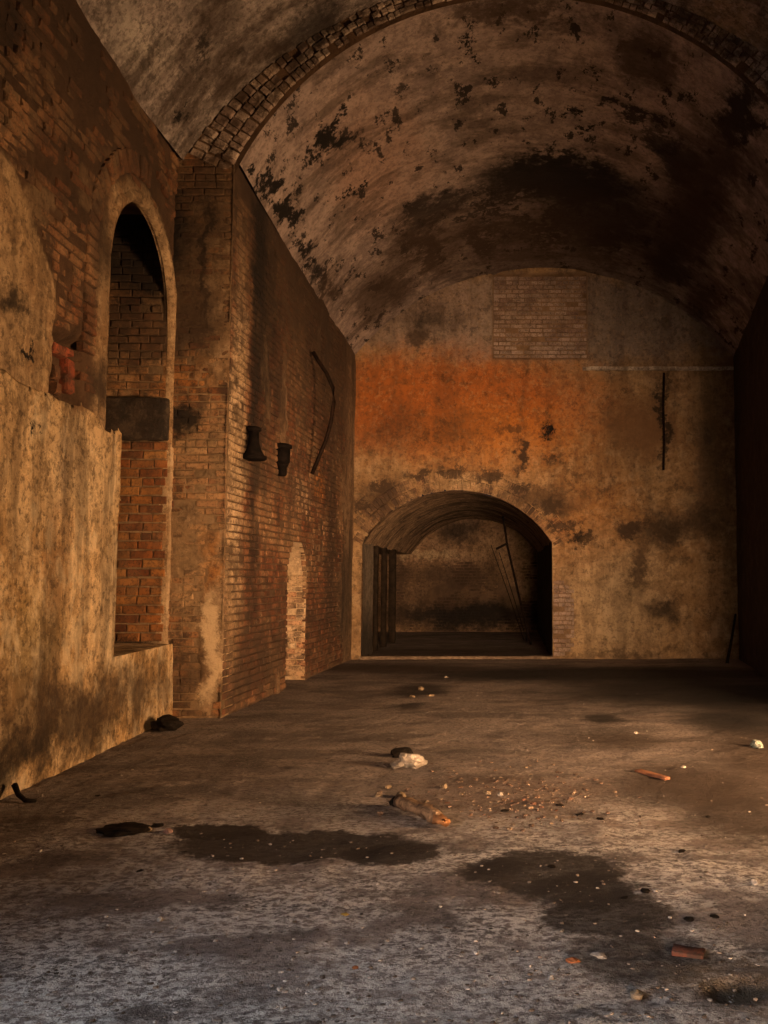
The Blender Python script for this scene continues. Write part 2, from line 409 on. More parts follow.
back_stains_shade = [S('back', 545, 318, 230, 44, (.27, .225, .20), .8, .25), S('back', 460, 405, 140, 50, 'orange', .97, .5), S('back', 385, 400, 50, 45, 'orange', .85, .6), S('back', 500, 440, 80, 30, 'ochre', .55, .8),
    S('back', 590, 520, 45, 45, 'ochre', .35, .8), S('back', 610, 600, 45, 55, 'pale', .45, .8),
    S('back', 640, 430, 34, 26, 'brown', .8, .6), S('back', 662, 528, 22, 20, 'soot_shade', .8, .7), S('back', 632, 528, 12, 8, 'dark', .9), S('back', 700, 520, 26, 16, 'soot_shade', .7, .8),
    S('back', 665, 612, 18, 14, 'soot_shade', .8, .7), S('back', 640, 570, 8, 30, 'dark', .8, .7), S('back', 585, 540, 11, 5, 'soot_shade', .8), S('back', 577, 537, 6, 5, 'soot_shade', .8),
    S('back', 520, 458, 6, 15, 'dark', .95), S('back', 510, 432, 16, 6, 'dark', .7), S('back', 549, 430, 6, 6, 'soot_shade', 1.0), S('back', 551, 459, 7, 7, 'dark', .8),  # darks at the hole and small niche paint the shade inside them
    S('back', 428, 318, 30, 14, 'soot_shade', .75, .8), S('back', 420, 340, 12, 12, 'dark', .8), S('back', 420, 300, 50, 40, 'pink', .35, .9), S('back', 655, 325, 70, 40, 'grey', .6, .8),
    S('back', 400, 430, 30, 22, 'dark', .55, .8), S('back', 460, 430, 24, 14, 'dark', .5, .9), S('back', 715, 450, 24, 90, 'dark', .7, .8), S('back', 610, 655, 60, 4, 'dark', .6, .9),
    *[S('back', a, b, 15, 5, 'dark', .85, .4) for a, b in ((364, 506), (384, 487), (418, 475), (455, 471), (492, 475), (524, 487), (548, 506), (566, 524))], S('back', 540, 500, 40, 9, 'dark', .7, .8), S('back', 380, 500, 22, 14, 'dark', .8, .8), S('back', 470, 480, 18, 6, 'pale', .5, .8), S('back', 664, 420, 4, 50, 'soot_shade', .85, .6)]
left_stains_light = [S('left', 330, 330, 40, 120, 'dark', .5, .8), S('left', 290, 640, 40, 40, 'dark', .45, .8), S('left', 300, 260, 60, 90, 'dark', .7, .7), S('left', 265, 330, 12, 120, 'soot_shade', .7, .7), S('left', 330, 400, 14, 80, 'dark', .6, .8), S('left', 240, 690, 20, 16, 'dark', .6, .8), S('left', 254, 420, 5, 200, 'soot_shade', .75, .7), S('left', 258, 250, 6, 70, 'soot_shade', .85, .7), S('left', 280, 390, 5, 40, 'dark', .85, .7), S('left', 310, 290, 14, 60, 'dark', .5, .8),  # includes tall dark bands just past the pier
    S('left', 234, 450, 9, 190, 'pale', .95, .6), S('left', 330, 560, 5, 90, 'dark', .8, .7), S('left', 345, 600, 8, 60, 'soot_shade', .7, .7), S('left', 262, 660, 26, 24, 'dark', .6, .8),  # the tall pale strip paints the lit edge beside the pier
    S('left', 320, 488, 6, 16, 'ochre', .6, .7), S('left', 302, 490, 8, 16, 'pale', .55, .7), S('left', 262, 475, 20, 14, 'dark', .6, .8), S('left', 325, 270, 30, 40, 'dark', .5, .9)]
pier_stains_shade = [S('pier', 200, 215, 34, 60, 'dark', .75, .6), S('pier', 190, 320, 30, 26, 'dark', .6, .7), S('pier', 206, 260, 4, 60, 'soot_shade', .85, .7), S('pier', 195, 300, 26, 50, 'dark', .7, .8), S('pier', 200, 180, 26, 20, 'dark', .5, .9), S('pier', 184, 424, 22, 17, 'soot_shade', .92, .35),  # upper darks mix soot with a painted falloff of light
    S('pier', 198, 378, 24, 16, 'ochre', .4, .7), S('pier', 212, 560, 9, 34, 'ochre', .6, .7), S('pier', 213, 650, 10, 55, (.62, .46, .28), .85, .35), S('pier', 188, 580, 16, 40, 'tan', .6, .7),
    S('pier', 185, 670, 18, 26, 'dark', .6, .7), S('pier', 205, 700, 14, 12, 'pale', .6, .7), S('pier', 138, 240, 50, 80, 'soot_shade', .95, .35), S('pier', 140, 345, 50, 34, 'dark', .75, .6),
    S('pier', 150, 385, 40, 14, 'ochre', .4, .8), S('pier', 140, 424, 40, 12, 'soot_shade', .9, .5), S('pier', 140, 600, 30, 25, 'orange', .15, .8), S('pier', 140, 641, 30, 5, 'soot_shade', .8, .7)]  # the lowest black strip paints the shadow at the recess sill
lf_stains = [S('leftf', 60, 60, 60, 70, 'dark', .55, .8), S('leftf', 140, 160, 26, 50, 'dark', .6, .8), S('leftf', 25, 230, 26, 60, 'tan', .7, .6), S('leftf', 8, 305, 16, 14, 'soot_shade', .85, .7), S('leftf', 30, 360, 26, 22, 'tan', .5, .8), S('leftf', 98, 385, 8, 24, 'dark', .9, .6),
    S('leftf', 70, 110, 40, 60, 'orange', .15, .9), S('leftf', 75, 190, 30, 60, 'dark', .5, .9), S('leftf', 130, 130, 30, 40, 'dark', .45, .9), S('leftf', 85, 40, 30, 40, 'dark', .7, .8), S('leftf', 8, 30, 12, 60, 'soot_shade', .7, .8), S('leftf', 100, 240, 10, 40, 'dark', .8, .7), S('leftf', 26, 355, 3, 3, 'soot_shade')]
dado_stains = [S('leftf', 60, 470, 40, 60, 'pale', .7, .7), S('leftf', 95, 610, 16, 50, 'pale', .85, .6), S('leftf', 10, 540, 14, 40, 'pale', .55, .7), S('leftf', 15, 640, 26, 40, 'green', .45, .8),
    S('leftf', 40, 725, 90, 34, 'dark', .9, .6), S('leftf', 5, 690, 40, 40, 'dark', .6, .8), S('leftf', 90, 735, 20, 14, 'soot_shade', .6, .8), S('leftf', 15, 425, 3, 4, 'soot_shade'), S('leftf', 45, 560, 12, 50, 'ochre', .35, .8),
    S('leftf', 0, 760, 40, 20, 'soot_shade', .8, .7), S('leftf', 67, 410, 8, 10, 'brown', .8), S('leftf', 48, 470, 5, 40, 'grey', .5, .8), S('leftf', 130, 690, 30, 20, 'dark', .6, .8)]
end_shade_tones = [S('end', 462, 615, 90, 14, 'soot_shade', .95, .6), S('end', 450, 575, 50, 14, 'dark', .8, .6), S('end', 460, 530, 20, 12, 'soot_shade', .85, .7), S('end', 440, 595, 50, 8, 'dark', .6, .8), S('end', 400, 575, 8, 25, 'dark', .8, .7),  # dark patches paint shadows on the end wall
    S('end', 420, 553, 40, 3, 'pale', .6, .6), S('end', 510, 560, 30, 30, 'tan', .3, .9)]
M_vault = wall_mat('vault_plaster', (.40, .32, .29), (.28, .225, .21), (.45, .36, .32), stains=vault_stains_shade, streak=.55, axis='r', amp=.38, grime=.45, flake=.9, chalk=.15)
M_fvault = wall_mat('front_vault_plaster', (.32, .28, .26), (.20, .17, .155), (.38, .33, .30), stains=front_vault_stains_light, streak=.6, axis='r', amp=.3, flake=.4)
M_back = wall_mat('back_wall_plaster', (.36, .23, .115), (.27, .165, .08), (.40, .27, .15), stains=back_stains_shade, streak=.3, amp=.3, mortar=(.22, .14, .08), grime=.5, flake=.35, chalk=.2)
M_left = wall_mat('left_wall_mortar', (.30, .19, .11), (.22, .13, .07), (.36, .24, .14), stains=left_stains_light, streak=.8, mortar=(.14, .085, .05))
M_pier = wall_mat('pier_mortar', (.34, .22, .12), (.26, .16, .08), (.42, .29, .17), stains=pier_stains_shade, streak=.25, mortar=(.30, .20, .11), amp=.2, grime=.65)
M_lf = wall_mat('left_front_mortar', (.46, .32, .18), (.36, .22, .11), (.52, .37, .21), stains=lf_stains, streak=.35, mortar=(.11, .062, .034), amp=.22)
M_dado = wall_mat('dado_plaster', (.68, .47, .25), (.48, .30, .13), (.68, .49, .27), stains=dado_stains, streak=.5, amp=.28, grime=.8, runs=.5)
M_end = wall_mat('passage_end_plaster', (.28, .175, .10), (.20, .125, .07), (.32, .21, .13), stains=end_shade_tones, streak=.3, amp=.3)
M_tun = wall_mat('passage_vault_plaster', (.38, .25, .15), (.22, .145, .09), (.44, .30, .18), streak=.8, axis='r', flake=.6)
M_dark = wall_mat('unlit_wall_dark', (.05, .035, .025), (.035, .025, .02), (.07, .05, .035), streak=.5)  # dark colour stands in for the shade on unlit walls
M_rev2 = wall_mat('recess_plaster', (.38, .25, .14), (.30, .19, .10), (.44, .31, .18), stains=pier_stains_shade, streak=.4, amp=.2)
M_lintel = wall_mat('sooted_lintel', (.055, .042, .032), (.035, .028, .022), (.09, .065, .045), streak=.4, grime=.5)
M_rev = wall_mat('jamb_plaster', (.56, .40, .24), (.46, .31, .17), (.62, .46, .29), streak=.3, grime=.4)
B_left = brick_mat('left_wall_brick', [(.10, .035, .018), (.17, .062, .028), (.21, .088, .04), (.14, .052, .024), (.24, .12, .06)], left_stains_light, .3, .35, .8)
B_pier = brick_mat('pier_brick', [(.15, .06, .03), (.26, .12, .05), (.33, .18, .08), (.22, .10, .045), (.36, .22, .11)], pier_stains_shade, .4, .2, .8)
B_niche = brick_mat('niche_brick', [(.11, .035, .015), (.28, .11, .03), (.34, .16, .05), (.16, .055, .02), (.30, .10, .025)], pier_stains_shade, .15, .2, .5)
B_lf = brick_mat('left_front_brick', [(.11, .04, .018), (.18, .072, .03), (.23, .10, .045), (.14, .055, .022)], lf_stains, .3, .22, .85)
B_ring = brick_mat('rib_brick', [(.22, .16, .13), (.34, .27, .22), (.44, .36, .29), (.28, .21, .17), (.15, .11, .09)], front_vault_stains_light, .2, .3)
B_back = brick_mat('back_wall_brick', [(.24, .18, .15), (.34, .26, .22), (.29, .21, .17), (.21, .14, .11)], [], .1, .35, .4)
B_end = brick_mat('passage_end_brick', [(.12, .07, .04), (.17, .10, .06), (.14, .08, .045)], end_shade_tones, .3, .3)
B_red = brick_mat('red_brick', [(.36, .09, .04), (.28, .065, .03), (.42, .12, .055)], [], 0)

# floor: trodden earth over concrete with salt bloom, damp patches, dirt and painted shade
def floor_mat():
    m = NT('floor_dirt')
    n1 = m.noise(.9, 6, .62); n2 = m.noise(5, 7, .7); n3 = m.noise(26, 6, .75); n4 = m.noise(110, 3, .6)
    sp = m.vec('MULTIPLY', m.pos, (.75, 1, 1))
    ns = m.noise(2.2, 7, .68, vec=sp)
    col = m.mix(m.mr(n1, .35, .65), (.33, .275, .25), (.19, .155, .14))
    col = m.mix(m.math('MULTIPLY', m.mr(ns, .46, .60), .8), col, (.38, .31, .27))
    col = m.mix(m.math('MULTIPLY', m.mr(n3, .47, .60), .7), col, (.075, .06, .05))
    col = m.mix(m.math('MULTIPLY', m.mr(m.noise(1.3, 8, .7, vec=m.vec('MULTIPLY', m.pos, (.5, 1.2, 1))), .49, .58), .6), col, (.085, .07, .062))
    col = m.mix(m.math('MULTIPLY', m.mr(m.noise(2.6, 8, .72, vec=m.vec('ADD', m.vec('MULTIPLY', m.pos, (.5, 1.2, 1)), (7, 3, 0))), .53, .62), .6), col, (.33, .26, .22))
    sep = m.t.nodes.new('ShaderNodeSeparateXYZ'); m.set(sep.inputs[0], m.pos)
    salt = m.math('MULTIPLY', m.mr(m.noise(1.9, 8, .66, vec=sp), .41, .53), m.mr(m.noise(24, 8, .85, vec=sp), .46, .54))
    zone = m.mr(sep.outputs[1], 7.0, 4.6)
    col = m.mix(m.math('MULTIPLY', m.math('MULTIPLY', salt, zone), .95), col, (.80, .75, .69))
    col = m.mix(m.math('MULTIPLY', m.mr(m.noise(45, 6, .78), .56, .62), .7), col, (.46, .40, .34))
    lst = [S('floor', 300, 846, 130, 18, 'wet', .95, .12), S('floor', 215, 833, 50, 9, 'wet', .95, .12), S('floor', 390, 855, 52, 13, 'wet', .95, .14),
           S('floor', 495, 866, 40, 8, 'wet', .9, .2), S('floor', 585, 892, 60, 20, 'wet', .9, .2), S('floor', 545, 872, 80, 22, 'wet', .93, .14), S('floor', 605, 912, 62, 26, 'wet', .88, .2), S('floor', 640, 960, 70, 30, 'wet', .8, .3), S('floor', 735, 990, 40, 14, 'wet', .85, .4),
           S('floor', 740, 985, 66, 28, 'tan', .25, .3), S('floor', 600, 674, 200, 9, 'soot_shade', .95, .5), S('floor', 690, 692, 140, 18, 'soot_shade', .92, .5), S('floor', 760, 720, 50, 40, 'soot_shade', .8, .7), S('floor', 420, 690, 30, 7, 'soot_shade', .8, .5),
           S('floor', 410, 706, 14, 3, 'soot_shade', .7), S('floor', 605, 718, 20, 5, 'soot_shade', .85), S('floor', 720, 722, 40, 10, 'soot_shade', .85, .6), S('floor', 690, 785, 80, 24, 'dark', .9, .6), S('floor', 755, 815, 80, 40, 'dark', .9, .6), S('floor', 770, 760, 70, 40, 'dark', .85, .6), S('floor', 10, 830, 60, 40, 'dark', .5, .8),  # right-hand darks paint shade over the bright patch from the doorway lamp
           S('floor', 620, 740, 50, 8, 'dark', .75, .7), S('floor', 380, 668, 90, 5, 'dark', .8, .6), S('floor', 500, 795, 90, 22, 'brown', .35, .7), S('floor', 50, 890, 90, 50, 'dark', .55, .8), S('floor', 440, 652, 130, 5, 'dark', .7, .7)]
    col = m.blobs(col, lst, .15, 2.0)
    h = m.math('ADD', m.math('MULTIPLY', n3, .9), m.math('ADD', m.math('MULTIPLY', n4, .5), m.math('MULTIPLY', n2, .6)))
    return m.finish(col, h, 1.0, .05, .8)
M_floor = floor_mat()

# ================================================================== floor
ys = np.concatenate([np.arange(-4.6, 2.4, .3), np.arange(2.4, 9.0, .03), np.arange(9.0, YB + .3, .06), np.arange(YB + .3, YE + .4, .2)])
xs = np.concatenate([np.arange(-5.2, -3.9, .2), np.arange(-3.9, 4.4, .035), np.arange(4.4, 5.8, .2)])
uu, vv = np.meshgrid(xs, ys, indexing='ij')
hh = .030 * (fbm(uu * .9, vv * .9, 1, 4, 2) - .5) + .016 * (fbm(uu * 6, vv * 6, 2, 3, 9) - .5) + .012 * np.clip(fbm(uu * 22, vv * 22, 3, 2, 4) - .55, 0, 1) * 2
def pit(u, v, ru, rv, d):
    global hh
    p = on_z(u, v); a = abs(on_z(u + ru, v).x - p.x); b = abs(on_z(u, v + rv).y - p.y)
    r = np.sqrt(((uu - p.x) / a) ** 2 + ((vv - p.y) / b) ** 2) + .35 * (fbm(uu * 9, vv * 9, 5, 3, 3) - .5)
    hh = hh - d * sstep(1.05, .5, r)
pit(300, 846, 120, 17, .012); pit(560, 890, 80, 28, .010); pit(735, 990, 34, 13, .035)
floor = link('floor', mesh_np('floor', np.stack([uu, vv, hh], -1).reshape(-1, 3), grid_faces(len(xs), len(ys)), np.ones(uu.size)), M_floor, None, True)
tag(floor, 'dirty uneven floor with pale salt bloom and dark damp patches', 'floor', None, 'structure')
def floor_z(x, y):
    i = min(len(xs) - 1, max(0, int(np.searchsorted(xs, x)))); j = min(len(ys) - 1, max(0, int(np.searchsorted(ys, y))))
    return float(hh[i, j])

# ================================================================== vaults
def vault(name, y0, y1, arcf, mat, res, label, amp=.02, drop=0.0):
    nv = int((y1 - y0) / res) + 1; nt = int(9.2 / res)
    V = []; T = np.linspace(0, 1, nt); Y = np.linspace(y0, y1, nv)
    tt, yy = np.meshgrid(T, Y, indexing='ij')
    d = amp * (fbm(tt * 14, yy * 1.5, 3, 5, 8) - .5) * 2 + .008 * (fbm(tt * 70, yy * 7, 4, 3, 1) - .5)
    cs = [arcf(y) for y in Y]
    X = np.empty_like(tt); Z = np.empty_like(tt)
    for j, c in enumerate(cs):
        cx, cz, R, zs = c; a0 = math.acos((zs - cz) / R); a = -a0 + 2 * a0 * T
        X[:, j] = cx + (R + d[:, j]) * np.sin(a); Z[:, j] = cz + (R + d[:, j]) * np.cos(a)
    o = link(name, mesh_np(name, np.stack([X, yy, Z], -1).reshape(-1, 3), grid_faces(nt, nv), np.ones(tt.size)), mat, None, True)
    return tag(o, label, 'ceiling', None, 'structure')
ceiling = vault('ceiling', YR, YB + .05, lerp_arc, M_vault, .045, 'sooty barrel vault of the far bay with peeling plaster')
ceiling_front = vault('ceiling_front', -4.2, YR + .02, lambda y: OUT, M_fvault, .06, 'grey plastered barrel vault of the front bay')
passage_ceiling = vault('ceiling_passage', YB + .04, YE + .02, lambda y: TUN, M_tun, .06, 'low segmental vault over the passage behind the back wall', .03)

# brick ring on the face of the rib between the two vaults
V, Fc = [], []; nt = 160
for i in range(nt + 1):
    a = -1.25 + 2.5 * i / nt
    xi, zi = RIB[0] + (RIB[2] - .03) * math.sin(a), RIB[1] + (RIB[2] - .03) * math.cos(a)
    d = Vector((math.sin(a), math.cos(a)))
    # distance along d from the inner circle to the outer circle
    ox, oz = RIB[0] - OUT[0], RIB[1] - OUT[1]
    b = ox * d.x + oz * d.y; cc = ox * ox + oz * oz - OUT[2] ** 2; ro = -b + math.sqrt(b * b - cc)
    V += [(xi, YR, zi), (RIB[0] + ro * d.x, YR, RIB[1] + ro * d.y), (RIB[0] + (ro + .15) * d.x, YR, RIB[1] + (ro + .15) * d.y)]
    if i: Fc += [(3 * i - 3, 3 * i - 2, 3 * i + 1, 3 * i), (3 * i - 2, 3 * i - 1, 3 * i + 2, 3 * i + 1)]
rib = link('wall_rib', mesh_np('wall_rib', V, Fc, [0] * len(V)), M_left)
tag(rib, 'brick-faced arch rib springing from the pier between the two vaults', 'arch', None, 'structure')
items = []; rd = random.Random(12)
for row in range(3):
    a = -1.13
    while a < 1.13:
        rad0 = RIB[2] + .02
        d = Vector((math.sin(a), math.cos(a))); ox, oz = RIB[0] - OUT[0], RIB[1] - OUT[1]
        b = ox * d.x + oz * d.y; cc = ox * ox + oz * oz - OUT[2] ** 2; ro = -b + math.sqrt(b * b - cc)
        wid = (ro - rad0) / 3
        wb = rd.uniform(.07, .115); da = wb / (RIB[2] + .2)
        r0 = rad0 + wid * (row + .5) + rd.uniform(-.006, .006)
        if rd.random() > .06:
            t = Vector((math.cos(a), 0, -math.sin(a))); n = Vector((math.sin(a), 0, math.cos(a)))
            M = Matrix((t, n, Vector((0, -1, 0)))).transposed().to_4x4() @ Matrix.Diagonal((wb - .014, wid - .016, .06, 1))
            M.translation = (RIB[0] + r0 * math.sin(a), YR - .014 - rd.uniform(0, .028), RIB[1] + r0 * math.cos(a)); items.append(M)
        a += da
def ring_score(M):
    return M
place_bricks(rib, items, B_ring, 300)

# ================================================================== left wall of the front bay
NC, NH, NZ0, NZS = 8.80, .88, .80, 4.34           # tall arched recess beside the pier
niche = arch_sdf(NC, NH, NZ0, NZS)
plN = niche
def lf_coat(u, v):
    d = plN(u, v)
    band = sstep(.22, .17, d + .10 * (fbm(u * 5, v * 5, 2, 3, 6) - .5)) 
    # plastered blind panel with a rounded top, towards the photographer
    wob = .12 * (fbm(u * 3, v * 3, 4, 3, 3) - .5)
    pan = sstep(.03, -.03, np.maximum(u - (loc_leftf(52, 380).y - .055 * (v - 3) + wob - .35 * np.maximum(v - 4.2, 0) ** 2), v - loc_leftf(4, 158).z + .9 * np.maximum(u - loc_leftf(10, 165).y, 0)))
    noi = sstep(.66, .72, fbm(u * 2.3, v * 2.3, 7, 4, 12)) * .5
    low = sstep(3.6, 3.2, v + .5 * (fbm(u * 2, v * 2, 3, 3, 9) - .5)) * sstep(7.6, 7.9, u)
    return np.clip(np.maximum.reduce([band, pan, noi, low]), 0, 1)
hole_c = loc_leftf(66, 368)
def lf_relief(u, v):
    d = np.maximum(np.abs(u - hole_c.y) - .27, np.abs(v - hole_c.z) - .27) + .12 * (fbm(u * 6, v * 6, 1, 3, 4) - .5)
    r = -.13 * sstep(.04, -.03, d)
    return r + .03 * (fbm(u * .8, v * .8, 6, 3, 2) - .5) * 2
lf_open = lambda u, v: np.minimum(niche(u, v), rect_sdf(.4, 2.0, 1.1, 2.9)(u, v))
WLF = Wall('wall_left_front', (XF, 0, 0), (0, 1, 0), (1, 0, 0), (-4.3, YR + .03), (0, 7.0), .05, M_lf, lf_open, lf_coat, lf_relief,
           'rough brick left wall of the front bay with a plastered panel and a tall arched recess', seed=3)
def lf_allow(m, v):
    if abs(m - hole_c.y) < .3 and abs(v - hole_c.z) < .3: return False
    d = float(niche(np.array(m), np.array(v)))
    return not (.20 < d < .50 and v > 3.3)
brick_field(WLF, 5.6, YR, 3.0, 6.2, B_lf, limit=300, allow=lf_allow, rd=random.Random(21), proud=.014, jit=.018, miss=.14)
# voussoirs around the recess
items = []; rd = random.Random(5)
for k in range(38):
    v = 3.45 + k * .085
    if v < NZS:
        for sgn in (-1,):
            t, n = Vector((0, -1, 0)), Vector((0, 0, 1))
            M = Matrix((t, n, Vector((1, 0, 0)))).transposed().to_4x4() @ Matrix.Diagonal((.22, .068, .07, 1))
            M.translation = (XF + .03 + rd.uniform(-.008, .012), NC - NH - .35, v); items.append(M)
for k in range(19):
    a = -math.pi / 2 + .04 + k * .088
    if a > math.pi / 2: break
    t = Vector((0, math.sin(a), math.cos(a))); n = Vector((0, -math.cos(a), math.sin(a)))
    M = Matrix((t, n, Vector((1, 0, 0)))).transposed().to_4x4() @ Matrix.Diagonal((.22, .075, .07, 1))
    r = NH + .35; M.translation = (XF + .03 + rd.uniform(-.008, .012), NC + r * math.sin(a), NZS + r * math.cos(a))
    if M.translation.y < YR - .15: items.append(M)
place_bricks(WLF.o, items, B_lf, 300)
# red bricks laid bare in the hole above the ledge
for (u, v, l, hgt) in ((72, 369, .17, .16), (72, 386, .17, .12), (61, 350, .22, .09), (58, 372, .10, .12), (59, 388, .09, .10), (70, 352, .12, .06)):
    p = loc_leftf(u, v, -.06)
    o = bpy.data.objects.new('brick', brick_mesh(random.randrange(8), B_red if u > 60 else B_lf)); C.objects.link(o); o.parent = WLF.o
    M = Matrix((Vector((0, 1, 0)), Vector((0, 0, 1)), Vector((1, 0, 0)))).transposed().to_4x4() @ Matrix.Diagonal((l, hgt, .1, 1))
    M.translation = (XF - .06, p.y, p.z); o.matrix_world = M
# plaster arris around the recess
V, Fc, cf = [], [], []
path = [(NC - NH, NZ0 + .05 + k * .15, -1, 0) for k in range(23)] + [(NC - NH * math.cos(a), NZS + NH * math.sin(a), -math.cos(a), math.sin(a)) for a in np.linspace(0, math.pi, 40)] + [(NC + NH, NZS - k * .15, 0.4, 0) for k in range(1, 23)]
for i, (y, z, ny, nz) in enumerate(path):
    wv = .10 + .05 * mnoise.noise(Vector((y * 4, z * 4, 1)))
    for r_, x_ in ((-.012, -.03), (-.012, .036), (wv * .6, .046), (wv, .012)):
        q = Vector((XF + x_, y + ny * r_, z + nz * r_)); V.append(q + mnoise.noise_vector(q * 8) * .007)
    if i:
        for k in range(3): Fc.append((4 * i - 4 + k, 4 * i - 3 + k, 4 * i + 1 + k, 4 * i + k))
link('recess_rim', mesh_np('recess_rim', V, Fc, [1] * len(V)), M_lf, WLF.o, True)
# inside of the recess
XI = XF + .035
pts = [(XI, NC - NH, NZ0)] + [(XI, NC - NH, NZ0 + k * (NZS - NZ0) / 19) for k in range(1, 19)] + [(XI, NC - NH * math.cos(a), NZS + NH * math.sin(a)) for a in np.linspace(0, math.pi, 24)] + \
      [(XI, NC + NH, NZS - k * (NZS - NZ0) / 19) for k in range(1, 19)] + [(XI, NC + NH, NZ0)] + [(XI, NC - NH, NZ0)]
reveal('recess_lining', pts, .10, (1, 0, 0), M_rev2, WLF.o)
def slab(name, lo, hi, mat): return prism(name, [(lo[0], lo[1], lo[2]), (hi[0], lo[1], lo[2]), (hi[0], hi[1], lo[2]), (lo[0], hi[1], lo[2]), (lo[0], lo[1], hi[2]), (hi[0], lo[1], hi[2]), (hi[0], hi[1], hi[2]), (lo[0], hi[1], hi[2])], mat, WLF.o)
slab('recess_side', (XF - 1.1, NC + NH + .002, .7), (XF - .06, NC + NH + .05, 5.6), M_pier)
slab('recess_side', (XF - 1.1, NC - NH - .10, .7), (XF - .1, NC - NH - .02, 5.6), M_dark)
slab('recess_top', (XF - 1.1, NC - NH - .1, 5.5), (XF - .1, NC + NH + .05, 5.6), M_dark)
slab('recess_floor', (XF - 1.1, NC - NH - .1, .70), (XF - .02, NC + NH + .05, .79), M_pier)
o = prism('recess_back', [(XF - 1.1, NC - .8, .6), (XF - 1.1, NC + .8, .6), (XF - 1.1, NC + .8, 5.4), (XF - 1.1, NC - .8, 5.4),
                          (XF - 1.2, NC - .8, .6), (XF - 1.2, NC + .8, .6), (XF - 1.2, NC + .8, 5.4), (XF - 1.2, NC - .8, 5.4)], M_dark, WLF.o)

class Face:      # a plain frame for laying bricks on
    def __init__(s, O, U, N): s.O, s.U, s.N, s.sdf, s.coatf = Vector(O), Vector(U), Vector(N), None, None
    P = Wall.P
YN = NC + NH
fn = Face((XF, YN - .004, 0), (1, 0, 0), (0, -1, 0))
brick_field(fn, -1.0, 0.02, NZ0 + .02, 3.0, B_niche, L=.25, Hc=.098, joint=.016, proud=.012, parent=WLF.o, rd=random.Random(8), miss=0, depth=.03)
brick_field(fn, -1.0, -0.03, 3.46, 5.45, B_pier, L=.23, Hc=.085, joint=.014, proud=.012, parent=WLF.o, allow=lambda m, v: v < NZS - .05 or m < -.10, rd=random.Random(9), miss=.05, depth=.03, jit=.01)
# sooty black stone lintel across the recess
rough_box('lintel', (XF - 1.0, YN - .10, 2.98), (XF + .02, YN + .02, 3.44), M_lintel, WLF.o, .06, .012, 4)
# low wall under the recess is part of the wall mesh; the plastered dado stands proud below the ledge
def dado_coat(u, v): return np.ones_like(u)
XD = XF + .10
def dado_top(u):
    u = np.asarray(u, float)
    return 2.87 - .07 * np.clip(u - 7.6, 0, 1) + .13 * (fbm(u * 2.3, u * 0 + .5, 2, 4, 3) - .5) - .10 * sstep(.35, .0, np.abs(u - 7.75))
def dado_edge(v):
    v = np.asarray(v, float); return 8.06 + .09 * (fbm(v * 2.6, v * 0 + 3.3, 5, 4, 9) - .5)
def dado_sdf(u, v):
    return -np.maximum(v - dado_top(u), np.minimum(u - dado_edge(v), v - .80))
WD = Wall('plaster_dado', (XD, 0, 0), (0, 1, 0), (1, 0, 0), (-4.3, YR - .03), (-.03, 3.05), .04, M_dado, lambda u, v: np.minimum(dado_sdf(u, v), rect_sdf(.4, 2.0, 1.1, 2.9)(u, v)), dado_coat,
          lambda u, v: .05 * (fbm(u * .9, v * .9, 4, 4, 6) - .5) + .024 * (fbm(u * 5, v * 5, 4, 3, 2) - .5) - .05 * sstep(.26, .02, np.abs(u - 7.8) * 1.6 + .6 * np.abs(v - .26)), None, WLF.o, seed=9)
# top and end faces of the dado
def ribbon(name, A, B, mat, parent, n=60, amp=.012):
    V, Fc = [], []
    for k in range(n + 1):
        t = k / n
        for P in (A(t), B(t)): 
            P = Vector(P); V.append(P + mnoise.noise_vector(P * 7) * amp)
        if k: Fc.append((2 * k - 2, 2 * k - 1, 2 * k + 1, 2 * k))
    return link(name, mesh_np(name, V, Fc, [1] * len(V)), mat, parent, True)
lerp_y = lambda t: -4.3 + 12.36 * t
ribbon('dado_ledge', lambda t: (XD + .03, lerp_y(t), float(dado_top(lerp_y(t))) - .01), lambda t: (XF - .1, lerp_y(t), float(dado_top(lerp_y(t))) + .03), M_dado, WLF.o, 260, .004)
ribbon('dado_end', lambda t: (XD + .03, float(dado_edge(.8 + 2.0 * t)) - .01, .8 + 2.0 * t), lambda t: (XF - .25, float(dado_edge(.8 + 2.0 * t)) + .02, .8 + 2.0 * t), M_dado, WLF.o, 60, .004)
ribbon('recess_sill', lambda t: (XD + .02, 8.06 + 1.5 * t, .80), lambda t: (XF - 1.1, 8.06 + 1.5 * t, .83), M_dado, WLF.o, 30)

WLF.o.matrix_world = FROT
# ================================================================== pier
def pier_coat(u, v):
    a = ell(u, v, .56, .75, .16, .95, 3, .7); b = ell(u, v, .18, 1.75, .3, .55, 5, .8) * .7; c = ell(u, v, .35, 4.6, .4, .7, 8, 1.3) * .7
    e = sstep(.60, .66, fbm(u * 4, v * 2, 6, 3, 5)) * .8
    return np.clip(np.maximum.reduce([a, b, c, e]), 0, 1)
WP = Wall('wall_pier', (-3.76, YR, 0), (1, 0, 0), (0, -1, 0), (0, .685), (-.02, 6.62), .025, M_pier, None, pier_coat, None, 'square brick pier carrying the arch rib, with patches of pale plaster', seed=5)
brick_field(WP, .01, .675, 0.02, 6.25, B_pier, L=.235, Hc=.083, limit=300, rd=random.Random(14), proud=.012, jit=.008, depth=.05)
